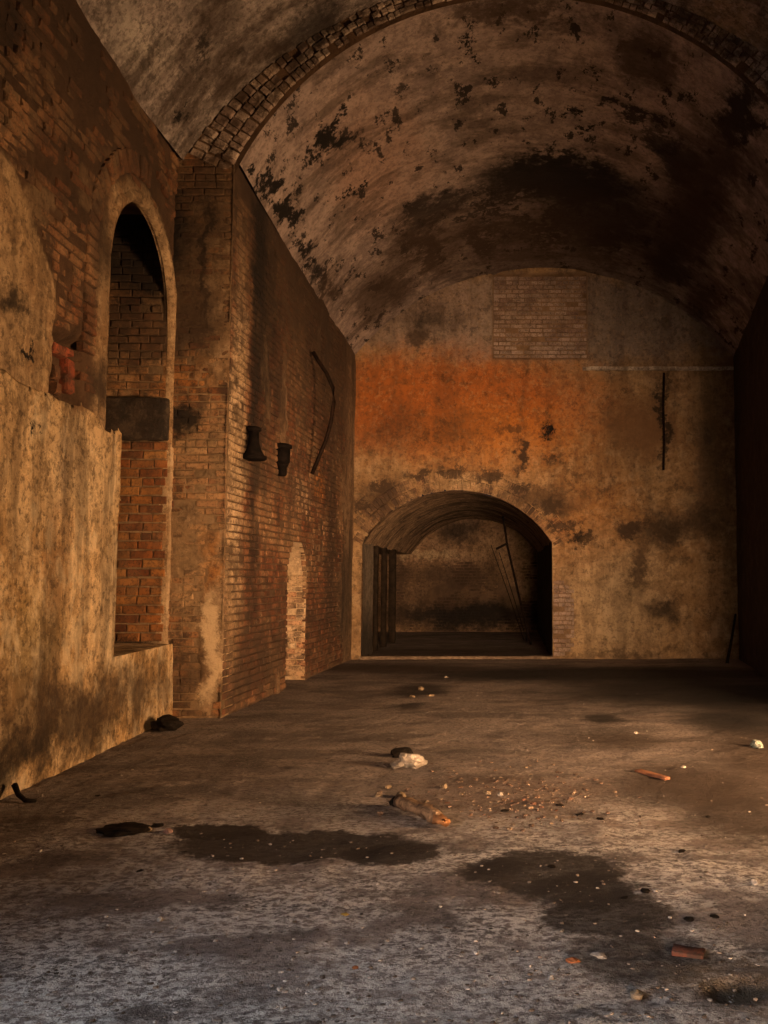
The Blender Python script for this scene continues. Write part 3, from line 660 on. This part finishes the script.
# pale plaster strip on the inner edge of the recess
o = rough_box('plaster_strip', (-3.77, YR - .06, 0.0), (-3.665, YR + .02, 2.92), M_rev, WP.o, .05, .012, 2)
o['label'] = 'pale plaster strip'
prism('pier_core', [(-3.74, YR + .02, 0), (-3.085, YR + .02, 0), (-3.085, YR + .4, 0), (-3.74, YR + .4, 0), (-3.74, YR + .02, 6.5), (-3.105, YR + .02, 6.5), (-3.105, YR + .4, 6.5), (-3.74, YR + .4, 6.5)], M_pier, WP.o)

# ================================================================== left wall of the far bay
dA, dB = (12.29 - YR), (13.40 - YR)
door = arch_sdf((dA + dB) / 2, (dB - dA) / 2, -.05, 1.50)
def left_coat(u, v):
    n = sstep(.60, .66, fbm(u * 1.1, v * .5, 2, 4, 21)); up = sstep(3.6, 4.6, v + 1.5 * (fbm(u * 1.2, v * .4, 5, 3, 7) - .5)) * sstep(.40, .5, fbm(u * 2.0, v * .5, 8, 4, 3)) * .9
    n = n * sstep(.6, 1.0, u); up = up * .45 * sstep(.6, 1.0, u); far = sstep(5.6, 6.4, u + (fbm(u * 2, v, 3, 3, 3) - .5)) * .9
    return np.clip(np.maximum.reduce([n * .95, up, far]), 0, 1)
WL = Wall('wall_left', (-3.09, YR, 0), LU, (LU.y, -LU.x, 0), (-.02, YB - YR + .05), (-.03, 6.3), .045, M_left, door, left_coat, lambda u, v: .03 * (fbm(u * .7, v * .7, 2, 3, 3) - .5),
          'long brick left wall of the far bay with dark vertical runs and a low arched doorway', seed=11)
brick_field(WL, 0, YB - YR, .02, 5.9, B_left, limit=300, rd=random.Random(17), proud=.016, jit=.009)
def lp(u, v, h=0): return WL.P(u, v, h)
cdr, hdr = (dA + dB) / 2, (dB - dA) / 2
pts = [lp(dA, v) for v in np.linspace(-.03, 1.5, 12)] + [lp(cdr - hdr * math.cos(a), 1.5 + hdr * math.sin(a)) for a in np.linspace(0.1, math.pi - .1, 18)] + [lp(dB, v) for v in np.linspace(1.5, -.03, 12)]
reveal('doorway_lining', pts, .6, WL.N, M_rev, WL.o)
# brick jamb seen inside the doorway
fj = Face(lp(dB, 0) - WL.N * .6, WL.N, -LU)
B_jamb = brick_mat('jamb_brick', [(.44, .27, .15), (.56, .39, .24), (.64, .48, .31), (.46, .24, .13)], [], .5)
brick_field(fj, 0.0, .60, .05, 1.55, B_jamb, L=.235, Hc=.083, limit=300, parent=WL.o, rd=random.Random(2), proud=.02, depth=.05)
q = lp(cdr, 0) - WL.N * .62
prism('doorway_back', [q + LU * a + Vector((0, 0, z)) - WL.N * d for d in (0, .1) for a, z in ((-.9, -.05), (.9, -.05), (.9, 2.3), (-.9, 2.3))], M_left, WL.o)

# ================================================================== back wall with the arched opening
acx, acz, aR, azs = TUN
def arch_open(u, v):
    circ = np.sqrt((u - acx) ** 2 + (v - acz) ** 2) - aR
    jam = np.abs(u - acx) - 1.78
    return np.maximum(circ, jam)
def back_coat(u, v):
    jb = ell(u, v, .96, .80, .20, .75, 3, .8, 4) * (u > .78)
    pan = sstep(.02, -.02, rect_sdf(-.33, 1.48, 5.66, 7.33)(u, v))
    return np.clip(1 - jb - pan, 0, 1)
def back_relief(u, v):
    r = np.sqrt((u - acx) ** 2 + (v - acz) ** 2)
    ring = sstep(aR + .42, aR + .38, r + .05 * (fbm(u * 5, v * 5, 2, 3, 2) - .5)) * (v > 1.9)
    up = .035 * sstep(5.60, 5.63, v + .02 * (fbm(u * 6, v * 0, 2, 2, 2) - .5)) * (u < 1.48) + .02 * sstep(5.44, 5.48, v) * (u > 1.48)
    pan = -.09 * sstep(.02, -.02, rect_sdf(-.33, 1.48, 5.66, 7.33)(u, v))
    h = 0
    for (pu, pv, r_, d_) in ((549, 430, .11, .14), (551, 459, .12, .05), (520, 455, .08, .03), (583, 540, .10, .05), (580, 540, .08, .05)):
        p = on_y(pu, pv, YB); h = h - d_ * sstep(1.1, .6, np.hypot(u - p.x, v - p.z) / r_ + .5 * (fbm(u * 12, v * 12, 3, 2, 2) - .5))
    flk = -.018 * sstep(.58, .62, fbm(u * 1.8, v * 1.8, 9, 5, 31))
    return -.045 * ring * (.4 + 1.2 * fbm(u * 7, v * 7, 6, 3, 8)) + up + pan + h + flk
WB = Wall('wall_back', (0, YB, 0), (1, 0, 0), (0, -1, 0), (-3.1, 4.5), (-.04, 7.6), .042, M_back, arch_open, back_coat, back_relief,
          'end wall of the hall with orange stained plaster and a wide segmental archway', seed=7)
# bricked-up square window in the head of the wall
fp = Face((0, YB + .055, 0), (1, 0, 0), (0, -1, 0))
brick_field(fp, -.32, 1.47, 5.67, 7.34, B_back, L=.24, Hc=.085, joint=.014, limit=300, parent=WB.o, rd=random.Random(4), proud=.012)
fb = Face((0, YB, 0), (1, 0, 0), (0, -1, 0))
brick_field(fb, .80, 1.20, .05, 1.6, B_back, limit=300, parent=WB.o, rd=random.Random(6), allow=lambda m, v: float(back_coat(np.array(m), np.array(v))) < .5, proud=.014)
# worn voussoirs over the archway, half hidden by plaster
items = []; rd = random.Random(44)
for row in range(2):
    a = -1.02
    while a < 1.05:
        wb = rd.uniform(.075, .095)
        r0 = aR + .10 + row * .19
        if rd.random() > .08:
            t = Vector((math.cos(a), 0, -math.sin(a))); n = Vector((math.sin(a), 0, math.cos(a)))
            M = Matrix((t, n, Vector((0, -1, 0)))).transposed().to_4x4() @ Matrix.Diagonal((wb - .012, .175, .06, 1))
            M.translation = (acx + r0 * math.sin(a), YB - .004 - rd.uniform(0, .014), acz + r0 * math.cos(a))
            if M.translation.x > -2.9: items.append(M)
        a += wb / r0
place_bricks(WB.o, items, brick_mat('voussoir_brick', [(.20, .11, .06), (.28, .17, .09), (.14, .075, .04), (.32, .20, .11)], back_stains_shade, .4, .3), 0, stuff='voussoirs')
# pale ledge running to the right corner
o = rough_box('ledge', (1.38, YB - .10, 5.43), (4.3, YB + .02, 5.49), wall_mat('ledge_plaster', (.5, .42, .34), (.4, .33, .26), (.55, .47, .38), streak=.4), WB.o, .07, .01, 8)
o['label'] = 'pale projecting ledge'

# ================================================================== passage behind the archway
pw = Wall('wall_passage_left', (TUN[0] - 1.78, YB, 0), (0, 1, 0), (1, 0, 0), (0, 1.25), (-.03, 2.25), .05, wall_mat('passage_jamb', (.20, .16, .12), (.14, .11, .08), (.24, .19, .14), streak=.5,
          stains=[(Vector((-2.77, 17.4, .2)), [.4, .9, .6], 'soot_shade', .8, .6)]), None, None, None, 'grey plastered left jamb of the passage', seed=4)
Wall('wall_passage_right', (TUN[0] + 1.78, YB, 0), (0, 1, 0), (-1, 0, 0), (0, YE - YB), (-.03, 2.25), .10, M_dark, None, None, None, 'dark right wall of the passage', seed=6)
Wall('wall_passage_end', (0, YE, 0), (1, 0, 0), (0, -1, 0), (-4.6, 1.4), (-.03, 3.3), .06, M_end, None, lambda u, v: 1 - ell(u, v, -.9, .9, 1.5, .45, 4, .7, 2), None,
     'end wall of the low passage beyond the archway with shadows in its colour', seed=8)
we = bpy.data.objects['wall_passage_end']
fe = Face((0, YE, 0), (1, 0, 0), (0, -1, 0))
brick_field(fe, -3.4, .78, .05, 2.0, B_end, limit=0, parent=we, rd=random.Random(16), proud=.022, allow=lambda m, v: float(fbm(np.array(m * 1.6), np.array(v * 1.6), 3, 3, 5)) < .55)
# side room that opens off the passage on the left
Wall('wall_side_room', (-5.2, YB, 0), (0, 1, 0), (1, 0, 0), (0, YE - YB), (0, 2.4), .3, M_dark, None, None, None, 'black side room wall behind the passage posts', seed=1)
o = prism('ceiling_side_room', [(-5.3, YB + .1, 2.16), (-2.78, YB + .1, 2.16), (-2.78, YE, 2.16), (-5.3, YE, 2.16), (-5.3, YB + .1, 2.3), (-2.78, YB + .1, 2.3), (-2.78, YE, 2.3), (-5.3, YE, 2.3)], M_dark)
tag(o, 'dark flat ceiling of the side room off the passage', 'ceiling', None, 'structure')
M_iron = simple_mat('rusted_iron', (.008, .006, .005), (.022, .012, .008), 20, .7, .3)
M_wood = simple_mat('old_dark_timber', (.010, .007, .005), (.026, .018, .012), 9, .85)
for k, (u, wd, yy) in enumerate(((377, .10, 18.75), (385, .12, 19.9), (392, .16, 21.2))):
    o = rough_box('timber_post', (-2.83, yy - wd, -.01), (-2.83 + wd, yy, 2.17), M_wood, None, .2, .008, k)
    tag(o, ['slim dark timber post next to the grey passage jamb', 'middle dark timber post of three along the passage side', 'thick dark timber post deepest in the passage'][k], 'post', 'posts along the passage')
o = rough_box('trim_1', (-2.79, YB - .08, -.02), (.80, YB + .14, .055), wall_mat('threshold_stone', (.26, .19, .13), (.2, .14, .1), (.3, .22, .15), streak=.2), None, .08, .012, 3)
tag(o, 'low worn stone threshold across the archway', 'threshold', None, 'structure')
# iron rod leaning in the passage, its shadows built as thin dark bars
yr_ = 21.5
r1 = bpy.data.objects.new('leaning_rod', None); C.objects.link(r1)
tag(r1, 'bent black iron rod with a short cross piece leaning in the passage', 'rod')
base = on_z(531, 645); yy = base.y
P1 = [Vector((base.x, yy, 0.0)), on_y(518, 592, yy + .05), on_y(507, 544, yy + .1), on_y(505, 529, yy + .1), on_y(503, 516, yy + .1)]
r1.location = P1[0]; inv = Matrix.Translation(-P1[0])
tube('rod', [p - P1[0] for p in P1], .028, M_iron, r1)
tube('cross_piece', [on_y(496, 549, yy + .1) - P1[0], on_y(508, 543, yy + .1) - P1[0]], .028, M_iron, r1)
for (a, b, lab) in (((491, 545), (524, 641), 'thin bar standing in for a shadow beside the bent iron rod'), ((499, 552), (527, 642), 'short thin bar standing in for a shadow next to the bent rod')):
    B0 = on_z(b[0], b[1] - 1); T0 = on_y(a[0], a[1], B0.y + .4)
    o = tube('shadow_bar', [Vector((0, 0, 0)), (T0 - B0) * .5 + Vector((.01, 0, 0)), T0 - B0], .011, M_wood); o.location = B0
    tag(o, lab, 'rod')

# ================================================================== right side and rear of the hall (mostly in darkness or behind the camera)
RU = Vector((4.27 - 3.43, YB - YR, 0)).normalized()
Wall('wall_right', (3.43, YR, 0), RU, (-RU.y, RU.x, 0), (0, 7.3), (-.03, 6.3), .10, M_dark, None, None, None, 'right wall of the far bay with deep shadow put into its colour', seed=2)
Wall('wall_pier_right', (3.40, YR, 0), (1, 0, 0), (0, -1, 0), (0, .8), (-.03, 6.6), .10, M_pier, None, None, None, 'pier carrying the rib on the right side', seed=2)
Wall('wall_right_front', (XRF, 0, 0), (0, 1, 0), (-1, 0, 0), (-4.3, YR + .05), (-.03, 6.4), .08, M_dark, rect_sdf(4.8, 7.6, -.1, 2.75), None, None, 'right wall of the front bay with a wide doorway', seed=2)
Wall('wall_rear', (0, -4.2, 0), (1, 0, 0), (0, 1, 0), (-4.2, 4.6), (-.03, 8.4), .15, M_dark, rect_sdf(-.4, 2.8, -.1, 3.5), None, None, 'rear wall of the hall with an opening added for light', seed=2)
for nm, pts, N, lab in (('trim_2', [(XRF, 4.8, 0), (XRF, 4.8, 2.75), (XRF, 7.6, 2.75), (XRF, 7.6, 0)], (-1, 0, 0), 'stone jambs of the wide doorway in the right wall'),
                        ('trim_3', [(XF, .4, 1.1), (XF, .4, 2.9), (XF, 2.0, 2.9), (XF, 2.0, 1.1), (XF, .4, 1.1)], (1, 0, 0), 'stone jambs of the opening added for light in the left wall')):
    o = reveal(nm, pts, .5, N, M_dark, None, 4); tag(o, lab, 'trim', None, 'structure')

# ================================================================== things on the walls
# black bell-shaped lamp and a narrower one beside it on the far left wall
def lathe(name, prof, mat, parent, n=14, loc=(0, 0, 0), sq=False):
    V, Fc = [], []
    for r, z in prof:
        for k in range(n):
            a = 2 * math.pi * (k + .5) / n; V.append((loc[0] + r * math.cos(a), loc[1] + r * math.sin(a), loc[2] + z))
    m = len(prof)
    for i in range(m - 1):
        for k in range(n): Fc.append((i * n + k, i * n + (k + 1) % n, (i + 1) * n + (k + 1) % n, (i + 1) * n + k))
    Fc.append(tuple(range(n))[::-1]); Fc.append(tuple((m - 1) * n + k for k in range(n)))
    return link(name, mesh_np(name, V, Fc), mat, parent, not sq)
M_black = simple_mat('blackened_iron', (.004, .0035, .003), (.010, .007, .006), 15, .9, .0)
def wall_lamp(u, v, y, prof, label, stem):
    p = on_y(u, v, y); t = bpy.data.objects.new('wall_lamp', None); C.objects.link(t); t.location = p
    tag(t, label, 'lamp', 'black iron lamps on the far left wall')
    lathe('lamp_shade', prof['shade'], M_black, t); lathe('lamp_cap', prof['cap'], M_black, t); lathe('lamp_rim', prof['rim'], M_black, t)
    xw = -3.085 + .018 * (y - YR) - p.x
    tube('bracket', [(xw - .02, 0, stem), (xw * .5, 0, stem + .03), (0, 0, stem)], .016, M_black, t)
    return t
wall_lamp(253.5, 460, 10.35, {'shade': [(.055, .33), (.062, .20), (.085, .12), (.125, .05)], 'cap': [(.07, .33), (.085, .345), (.085, .375), (.05, .39)], 'rim': [(.135, .0), (.15, .01), (.15, .045), (.125, .05)]},
          'black iron bell-shaped lamp with a flared rim on the brick wall', .36)
wall_lamp(282, 476, 11.75, {'shade': [(.085, .15), (.10, .20), (.10, .36)], 'cap': [(.10, .36), (.125, .365), (.125, .405), (.06, .43)], 'rim': [(.045, .0), (.06, .02), (.06, .11), (.085, .15)]},
          'narrow black iron lamp tapering downwards on the brick wall', .40)
# bowed iron conduit standing off the wall
yc = 13.3
ctl = [(313, 352), (319, 362), (327, 374), (333, 388), (334, 402), (331, 422), (326, 440), (319, 457), (312, 474)]
P = [on_y(a, b, yc) for a, b in ctl]
P = [p - P[-1] for p in P]
o = tube('bent_conduit', P, .030, M_iron); o.location = on_y(312, 474, yc)
tag(o, 'bowed black conduit standing off the left brick wall', 'pipe')
# rusted strip running down the back wall and a stick leaning in the right corner
a, b = on_y(664, 373, YB - .10), on_y(663.5, 470, YB - .10)
o = tube('iron_pipe', [b - b, (a - b) * .3 + Vector((.01, 0, 0)), (a - b) * .65 + Vector((-.008, 0, 0)), a - b], .022, M_iron); o.location = b
tag(o, 'thin rusty iron pipe hanging down the back wall below the ledge', 'pipe')
b = on_z(727, 664); b.z = .0; a = on_y(735.5, 615, YB - .06)
o = tube('leaning_stick', [Vector((0, 0, 0)), (a - b) * .5 + Vector((.01, 0, .01)), a - b], .03, M_wood, None, 6, .7); o.location = b + Vector((0, 0, .01))
tag(o, 'dark stick leaning against the back wall in the far right corner', 'stick')

# ================================================================== things on the floor
def rock_mesh(name, sx, sy, sz, seed, mat, sub=2, amp=.35, flat=True, fr=1.6):
    bm = bmesh.new(); bmesh.ops.create_icosphere(bm, subdivisions=sub, radius=.5)
    for v in bm.verts:
        n = v.co.normalized(); k = 1 + amp * mnoise.noise(n * fr + Vector((seed * 7.3, seed, 2))) + amp * .5 * mnoise.noise(n * fr * 2.4 + Vector((seed, 3.1, seed * 2)))
        v.co = Vector((n.x * .5 * k * sx, n.y * .5 * k * sy, max(n.z, -.55) * .5 * k * sz))
    z0 = min(v.co.z for v in bm.verts)
    for v in bm.verts: v.co.z -= z0
    me = bpy.data.meshes.new(name); bm.to_mesh(me); bm.free(); me.materials.append(mat)
    return me
TAKEN = []
def drop(name, u, v, mesh, label, cat, group=None, rz=0.0, sink=.006):
    p = on_z(u, v); o = bpy.data.objects.new(name, mesh); C.objects.link(o)
    o.location = (p.x, p.y, floor_z(p.x, p.y) - sink); o.rotation_euler.z = rz
    TAKEN.append((p.x, p.y, max(v.co.length for v in mesh.vertices) + .03))
    return tag(o, label, cat, group)
M_chalk = simple_mat('chalky_plaster', (.40, .35, .30), (.17, .14, .11), 18)
M_stone = simple_mat('tan_stone', (.27, .20, .13), (.14, .10, .06), 22)
M_coal = simple_mat('black_lump', (.008, .007, .006), (.022, .016, .012), 20)
M_orange = simple_mat('broken_tile', (.30, .11, .04), (.28, .09, .035), 25)
M_redb = simple_mat('loose_red_brick', (.15, .05, .03), (.05, .03, .022), 30)
M_greyg = simple_mat('grey_green_block', (.24, .26, .22), (.15, .17, .14), 20)
M_bark = simple_mat('rotten_wood', (.30, .19, .11), (.10, .06, .035), 26)
M_endw = simple_mat('fresh_broken_wood', (.34, .15, .055), (.14, .065, .03), 30)
drop('plaster_lump', 409, 767, rock_mesh('plaster_lump', .23, .16, .12, 3, M_chalk, 3, .5), 'crumpled whitish lump of plaster lying alone on the floor', 'plaster lump')
drop('black_lump', 402, 757, rock_mesh('black_lump', .20, .16, .10, 5, M_coal, 2, .4), 'flat black shape standing in for shade right behind the whitish plaster lump', 'lump')  # the shadow behind the plaster lump, built as a black shape
drop('black_lump', 166, 731, rock_mesh('black_lump', .30, .26, .17, 6, M_coal, 3, .5), 'black charred lump at the foot of the brick pier', 'lump')
drop('black_lump', 126, 832, rock_mesh('black_lump', .30, .22, .045, 11, M_coal, 3, .35), 'wide flat black patch of char on the open floor', 'lump')
drop('black_lump', 158, 827, rock_mesh('black_lump', .07, .07, .03, 8, M_coal, 2, .4), 'small black lump beside the wide flat black char', 'lump')
drop('tan_stone', 147, 832, rock_mesh('tan_stone', .055, .05, .04, 2, M_stone), 'small beige stone at the edge of the flat black char', 'stone')
drop('pink_stone', 168, 833, rock_mesh('pink_stone', .055, .05, .035, 4, simple_mat('pinkish_stone', (.36, .22, .18), (.25, .15, .12), 20)), 'small pinkish stone a step from the flat black char', 'stone')
# broken log: body, splintered end, black knot
p = on_z(422, 826); q = on_z(396, 808); q2 = on_z(446, 830)
lg = bpy.data.objects.new('broken_log', None); C.objects.link(lg); lg.location = (p.x, p.y, floor_z(p.x, p.y))
tag(lg, 'short broken log with an orange splintered end, lying by the rubble', 'log')
A, B = Vector((q.x, q.y, 0)) - Vector((p.x, p.y, 0)), Vector((q2.x, q2.y, 0)) - Vector((p.x, p.y, 0))
def log_pts(k0, k1, n): return [A.lerp(B, k0 + (k1 - k0) * i / n) + Vector((0, 0, .048 + .022 * math.sin(math.pi * (k0 + (k1 - k0) * i / n)))) for i in range(n + 1)]
o = tube('log_body', log_pts(.06, .86, 10), .052, M_bark, lg, 10, .95)
for v in o.data.vertices: v.co.z = .012 + (v.co.z - .012) * .72; v.co += mnoise.noise_vector(v.co * 22) * .022
o = tube('splintered_end', log_pts(.84, 1.0, 3), .050, M_endw, lg, 9, .6)
for v in o.data.vertices: v.co.z = .012 + (v.co.z - .012) * .65; v.co += mnoise.noise_vector(v.co * 40) * .028
o = link('black_knot', rock_mesh('black_knot', .075, .07, .08, 9, M_coal), None, lg); o.location = A + Vector((-.01, .02, 0))
# individual stones and chips
loose = [(421, 690, .16, .10, .08, M_stone, 'pale_stone', 'tilted pale stone, tallest of three in the black floor patch', 'stone'),
         (412, 697, .14, .08, .04, M_stone, 'pale_stone', 'flat pale stone at the near edge of the black floor patch', 'stone'),
         (431, 696, .18, .08, .045, M_stone, 'pale_stone', 'long pale stone slanting out of the black floor patch', 'stone'),
         (757, 748, .14, .12, .10, M_greyg, 'grey_block', 'small grey-green block near the dark right wall', 'block'),
         (600, 957, .085, .06, .02, M_chalk, 'plaster_chip', 'flat white plaster chip on the damp brown floor', 'chip'),
         (572, 963, .065, .05, .03, M_orange, 'tile_chip', 'small orange tile chip beside the white plaster chip', 'chip'),
         (637, 995, .07, .06, .035, M_stone, 'tan_stone', 'round tan stone half sunk in the damp earth', 'stone'),
         (755, 885, .05, .05, .04, M_chalk, 'white_stone', 'small round white stone on the dark floor toward the right wall', 'stone'),
         (160, 921, .032, .032, .03, M_chalk, 'white_pebble', 'tiny round white pebble on grey floor', 'pebble'),
         (167, 945, .06, .03, .015, M_chalk, 'plaster_chip', 'thin white plaster flake on grey floor near a tiny white pebble', 'chip'),
         (345, 915, .06, .04, .012, simple_mat('dry_leaf', (.42, .27, .06), (.3, .18, .05), 20), 'dry_leaf', 'yellowish dry leaf on the pale salt-stained floor', 'leaf'),
         (355, 968, .04, .035, .015, M_orange, 'tile_chip', 'small orange chip on bluish grey floor', 'chip'),
         (401, 797, .10, .08, .07, M_stone, 'tan_stone', 'largest tan stone behind the broken log', 'stone'),
         (388, 787, .09, .05, .03, M_stone, 'tan_stone', 'flat tan stone beyond the broken log', 'stone'),
         (378, 796, .06, .05, .035, M_stone, 'tan_stone', 'small tan stone beside the broken log', 'stone'),
         (444, 788, .055, .055, .05, M_stone, 'tan_stone', 'round tan pebble at the edge of the rubble', 'stone'),
         (487, 795, .07, .06, .045, M_stone, 'tan_stone', 'pale angular stone within the rubble', 'stone'),
         (500, 797, .05, .05, .045, M_chalk, 'white_stone', 'small whitish stone within the rubble', 'stone'),
         (551, 979, .03, .03, .02, M_chalk, 'white_pebble', 'tiny white pebble near the orange tile chip', 'pebble'),
         (636, 733, .07, .05, .03, M_chalk, 'white_stone', 'small white stone on the dark far floor', 'stone'),
         (446, 678, .07, .06, .04, M_chalk, 'white_stone', 'small white stone near the stone threshold', 'stone'),
         (683, 768, .05, .05, .03, M_chalk, 'white_stone', 'small white stone on the dark floor beside the reddish plank', 'stone')]
for i, (u, v, a, b, c, mt, nm, lab, cat) in enumerate(loose):
    drop(nm, u, v, rock_mesh(nm, a * .85, b * .85, c * .8, 20 + i * 1.7, mt, 2, .45), lab, cat, None, random.uniform(0, 3), .004)
# loose red brick and reddish plank
p = on_z(688, 954); o = rough_box('loose_brick', (-.06, -.04, 0), (.06, .04, .022), M_redb, None, .03, .007, 3); o.location = (p.x, p.y, floor_z(p.x, p.y) - .006); o.rotation_euler = (0, .08, -.3)
tag(o, 'broken red brick half sunk beside the round damp hollow', 'brick')
p = on_z(652, 776); o = rough_box('plank', (-.17, -.03, 0), (.17, .03, .02), simple_mat('reddish_plank', (.26, .11, .055), (.16, .07, .04), 12), None, .05, .006, 5); o.location = (p.x, p.y, floor_z(p.x, p.y) - .003); o.rotation_euler.z = -1.0
tag(o, 'short reddish plank lying flat on the dark floor', 'plank')
# twisted black stick at the foot of the left wall
p0 = on_z(14, 800); pts = [on_z(14, 800) + Vector((0, 0, .10)), on_z(18, 802) + Vector((0, 0, .05)), on_z(25, 804) + Vector((0, 0, .025)), on_z(36, 804) + Vector((0, 0, .02))]
o = tube('black_stick', [p - p0 for p in pts], .022, M_coal, None, 6, .5); o.location = p0
tag(o, 'crooked black stick at the foot of the plastered left wall', 'stick')
# dark clods
clods = [(98, 796, .06), (140, 870, .05), (184, 853, .05), (552, 868, .06), (580, 815, .06), (682, 852, .06), (708, 816, .05), (645, 893, .06), (690, 922, .07), (560, 806, .07), (600, 820, .06), (505, 812, .07), (715, 918, .06), (625, 898, .05)]
cm = [rock_mesh('earth_clod', 1, .8, .5, s, M_coal, 1, .5) for s in (1, 2, 3)]
for i, (u, v, s) in enumerate(clods):
    o = drop('earth_clod', u, v, cm[i % 3], 'small dark clod of earth on the open floor', 'clod', 'dark clods scattered on the floor', random.uniform(0, 3), .004); TAKEN[-1] = TAKEN[-1][:2] + (s * .6,); o.scale = (s, s, s * random.uniform(.4, .7))
# gravel nobody could count
TAKEN += [(lg.location.x, lg.location.y, .30), (p.x, p.y, .22), (on_z(688, 954).x, on_z(688, 954).y, .12)]
def gravel(name, n, region, smin, smax, mat, label, seed):
    rd = random.Random(seed); bmv, bmf = [], []
    base = [rock_mesh('pebble', 1, 1, .7, s, mat, 1, .5) for s in (1.3, 2.7, 4.1, 5.9)]
    k = 0
    while k < n:
        u, v = region(rd)
        p = on_z(u, v)
        if p.x < (-3.4 if p.y < 8 else -2.8) or p.x > 3.3 or any((p.x - a) ** 2 + (p.y - b) ** 2 < c ** 2 for a, b, c in TAKEN): continue
        s = smin + (smax - smin) * rd.random() ** 3; me = rd.choice(base); a = rd.uniform(0, 6.3)
        M = Matrix.Translation((p.x, p.y, floor_z(p.x, p.y) - s * .12)) @ Matrix.Rotation(a, 4, 'Z') @ Matrix.Diagonal((s, s * rd.uniform(.5, 1), s * rd.uniform(.4, .9), 1))
        b = len(bmv); bmv += [M @ q.co for q in me.vertices]; bmf += [tuple(b + i for i in f.vertices) for f in me.polygons]; k += 1
    o = link(name, mesh_np(name, bmv, bmf), mat); tag(o, label, 'gravel', None, 'stuff')
def pebble_mat(name, tones):
    m = NT(name); isl = m.t.nodes.new('ShaderNodeNewGeometry').outputs['Random Per Island']
    rp = m.t.nodes.new('ShaderNodeValToRGB'); m.set(rp.inputs[0], isl); el = rp.color_ramp.elements
    while len(el) < len(tones): el.new(.5)
    for i, c in enumerate(tones): el[i].position = i / (len(tones) - 1); el[i].color = c + (1,)
    return m.finish(rp.outputs[0], m.noise(60), .4, .01)
gravel('rubble', 900, lambda r: (min(640, max(380, r.gauss(505, 55))), min(835, max(758, r.gauss(797, 15)))), .010, .05, pebble_mat('rubble_stone', [(.06, .04, .03), (.14, .09, .065), (.10, .06, .04), (.26, .19, .13), (.15, .065, .04)]), 'patch of small brown rubble spread beyond the broken log', 3)
gravel('crumbs', 2600, lambda r: (r.uniform(0, 768), 690 + 334 * r.random() ** .75), .006, .028, pebble_mat('crumb_stone', [(.05, .04, .034), (.16, .12, .09), (.10, .075, .06), (.50, .44, .38), (.26, .19, .14)]), 'fine grit and crumbs scattered over the whole floor', 4)
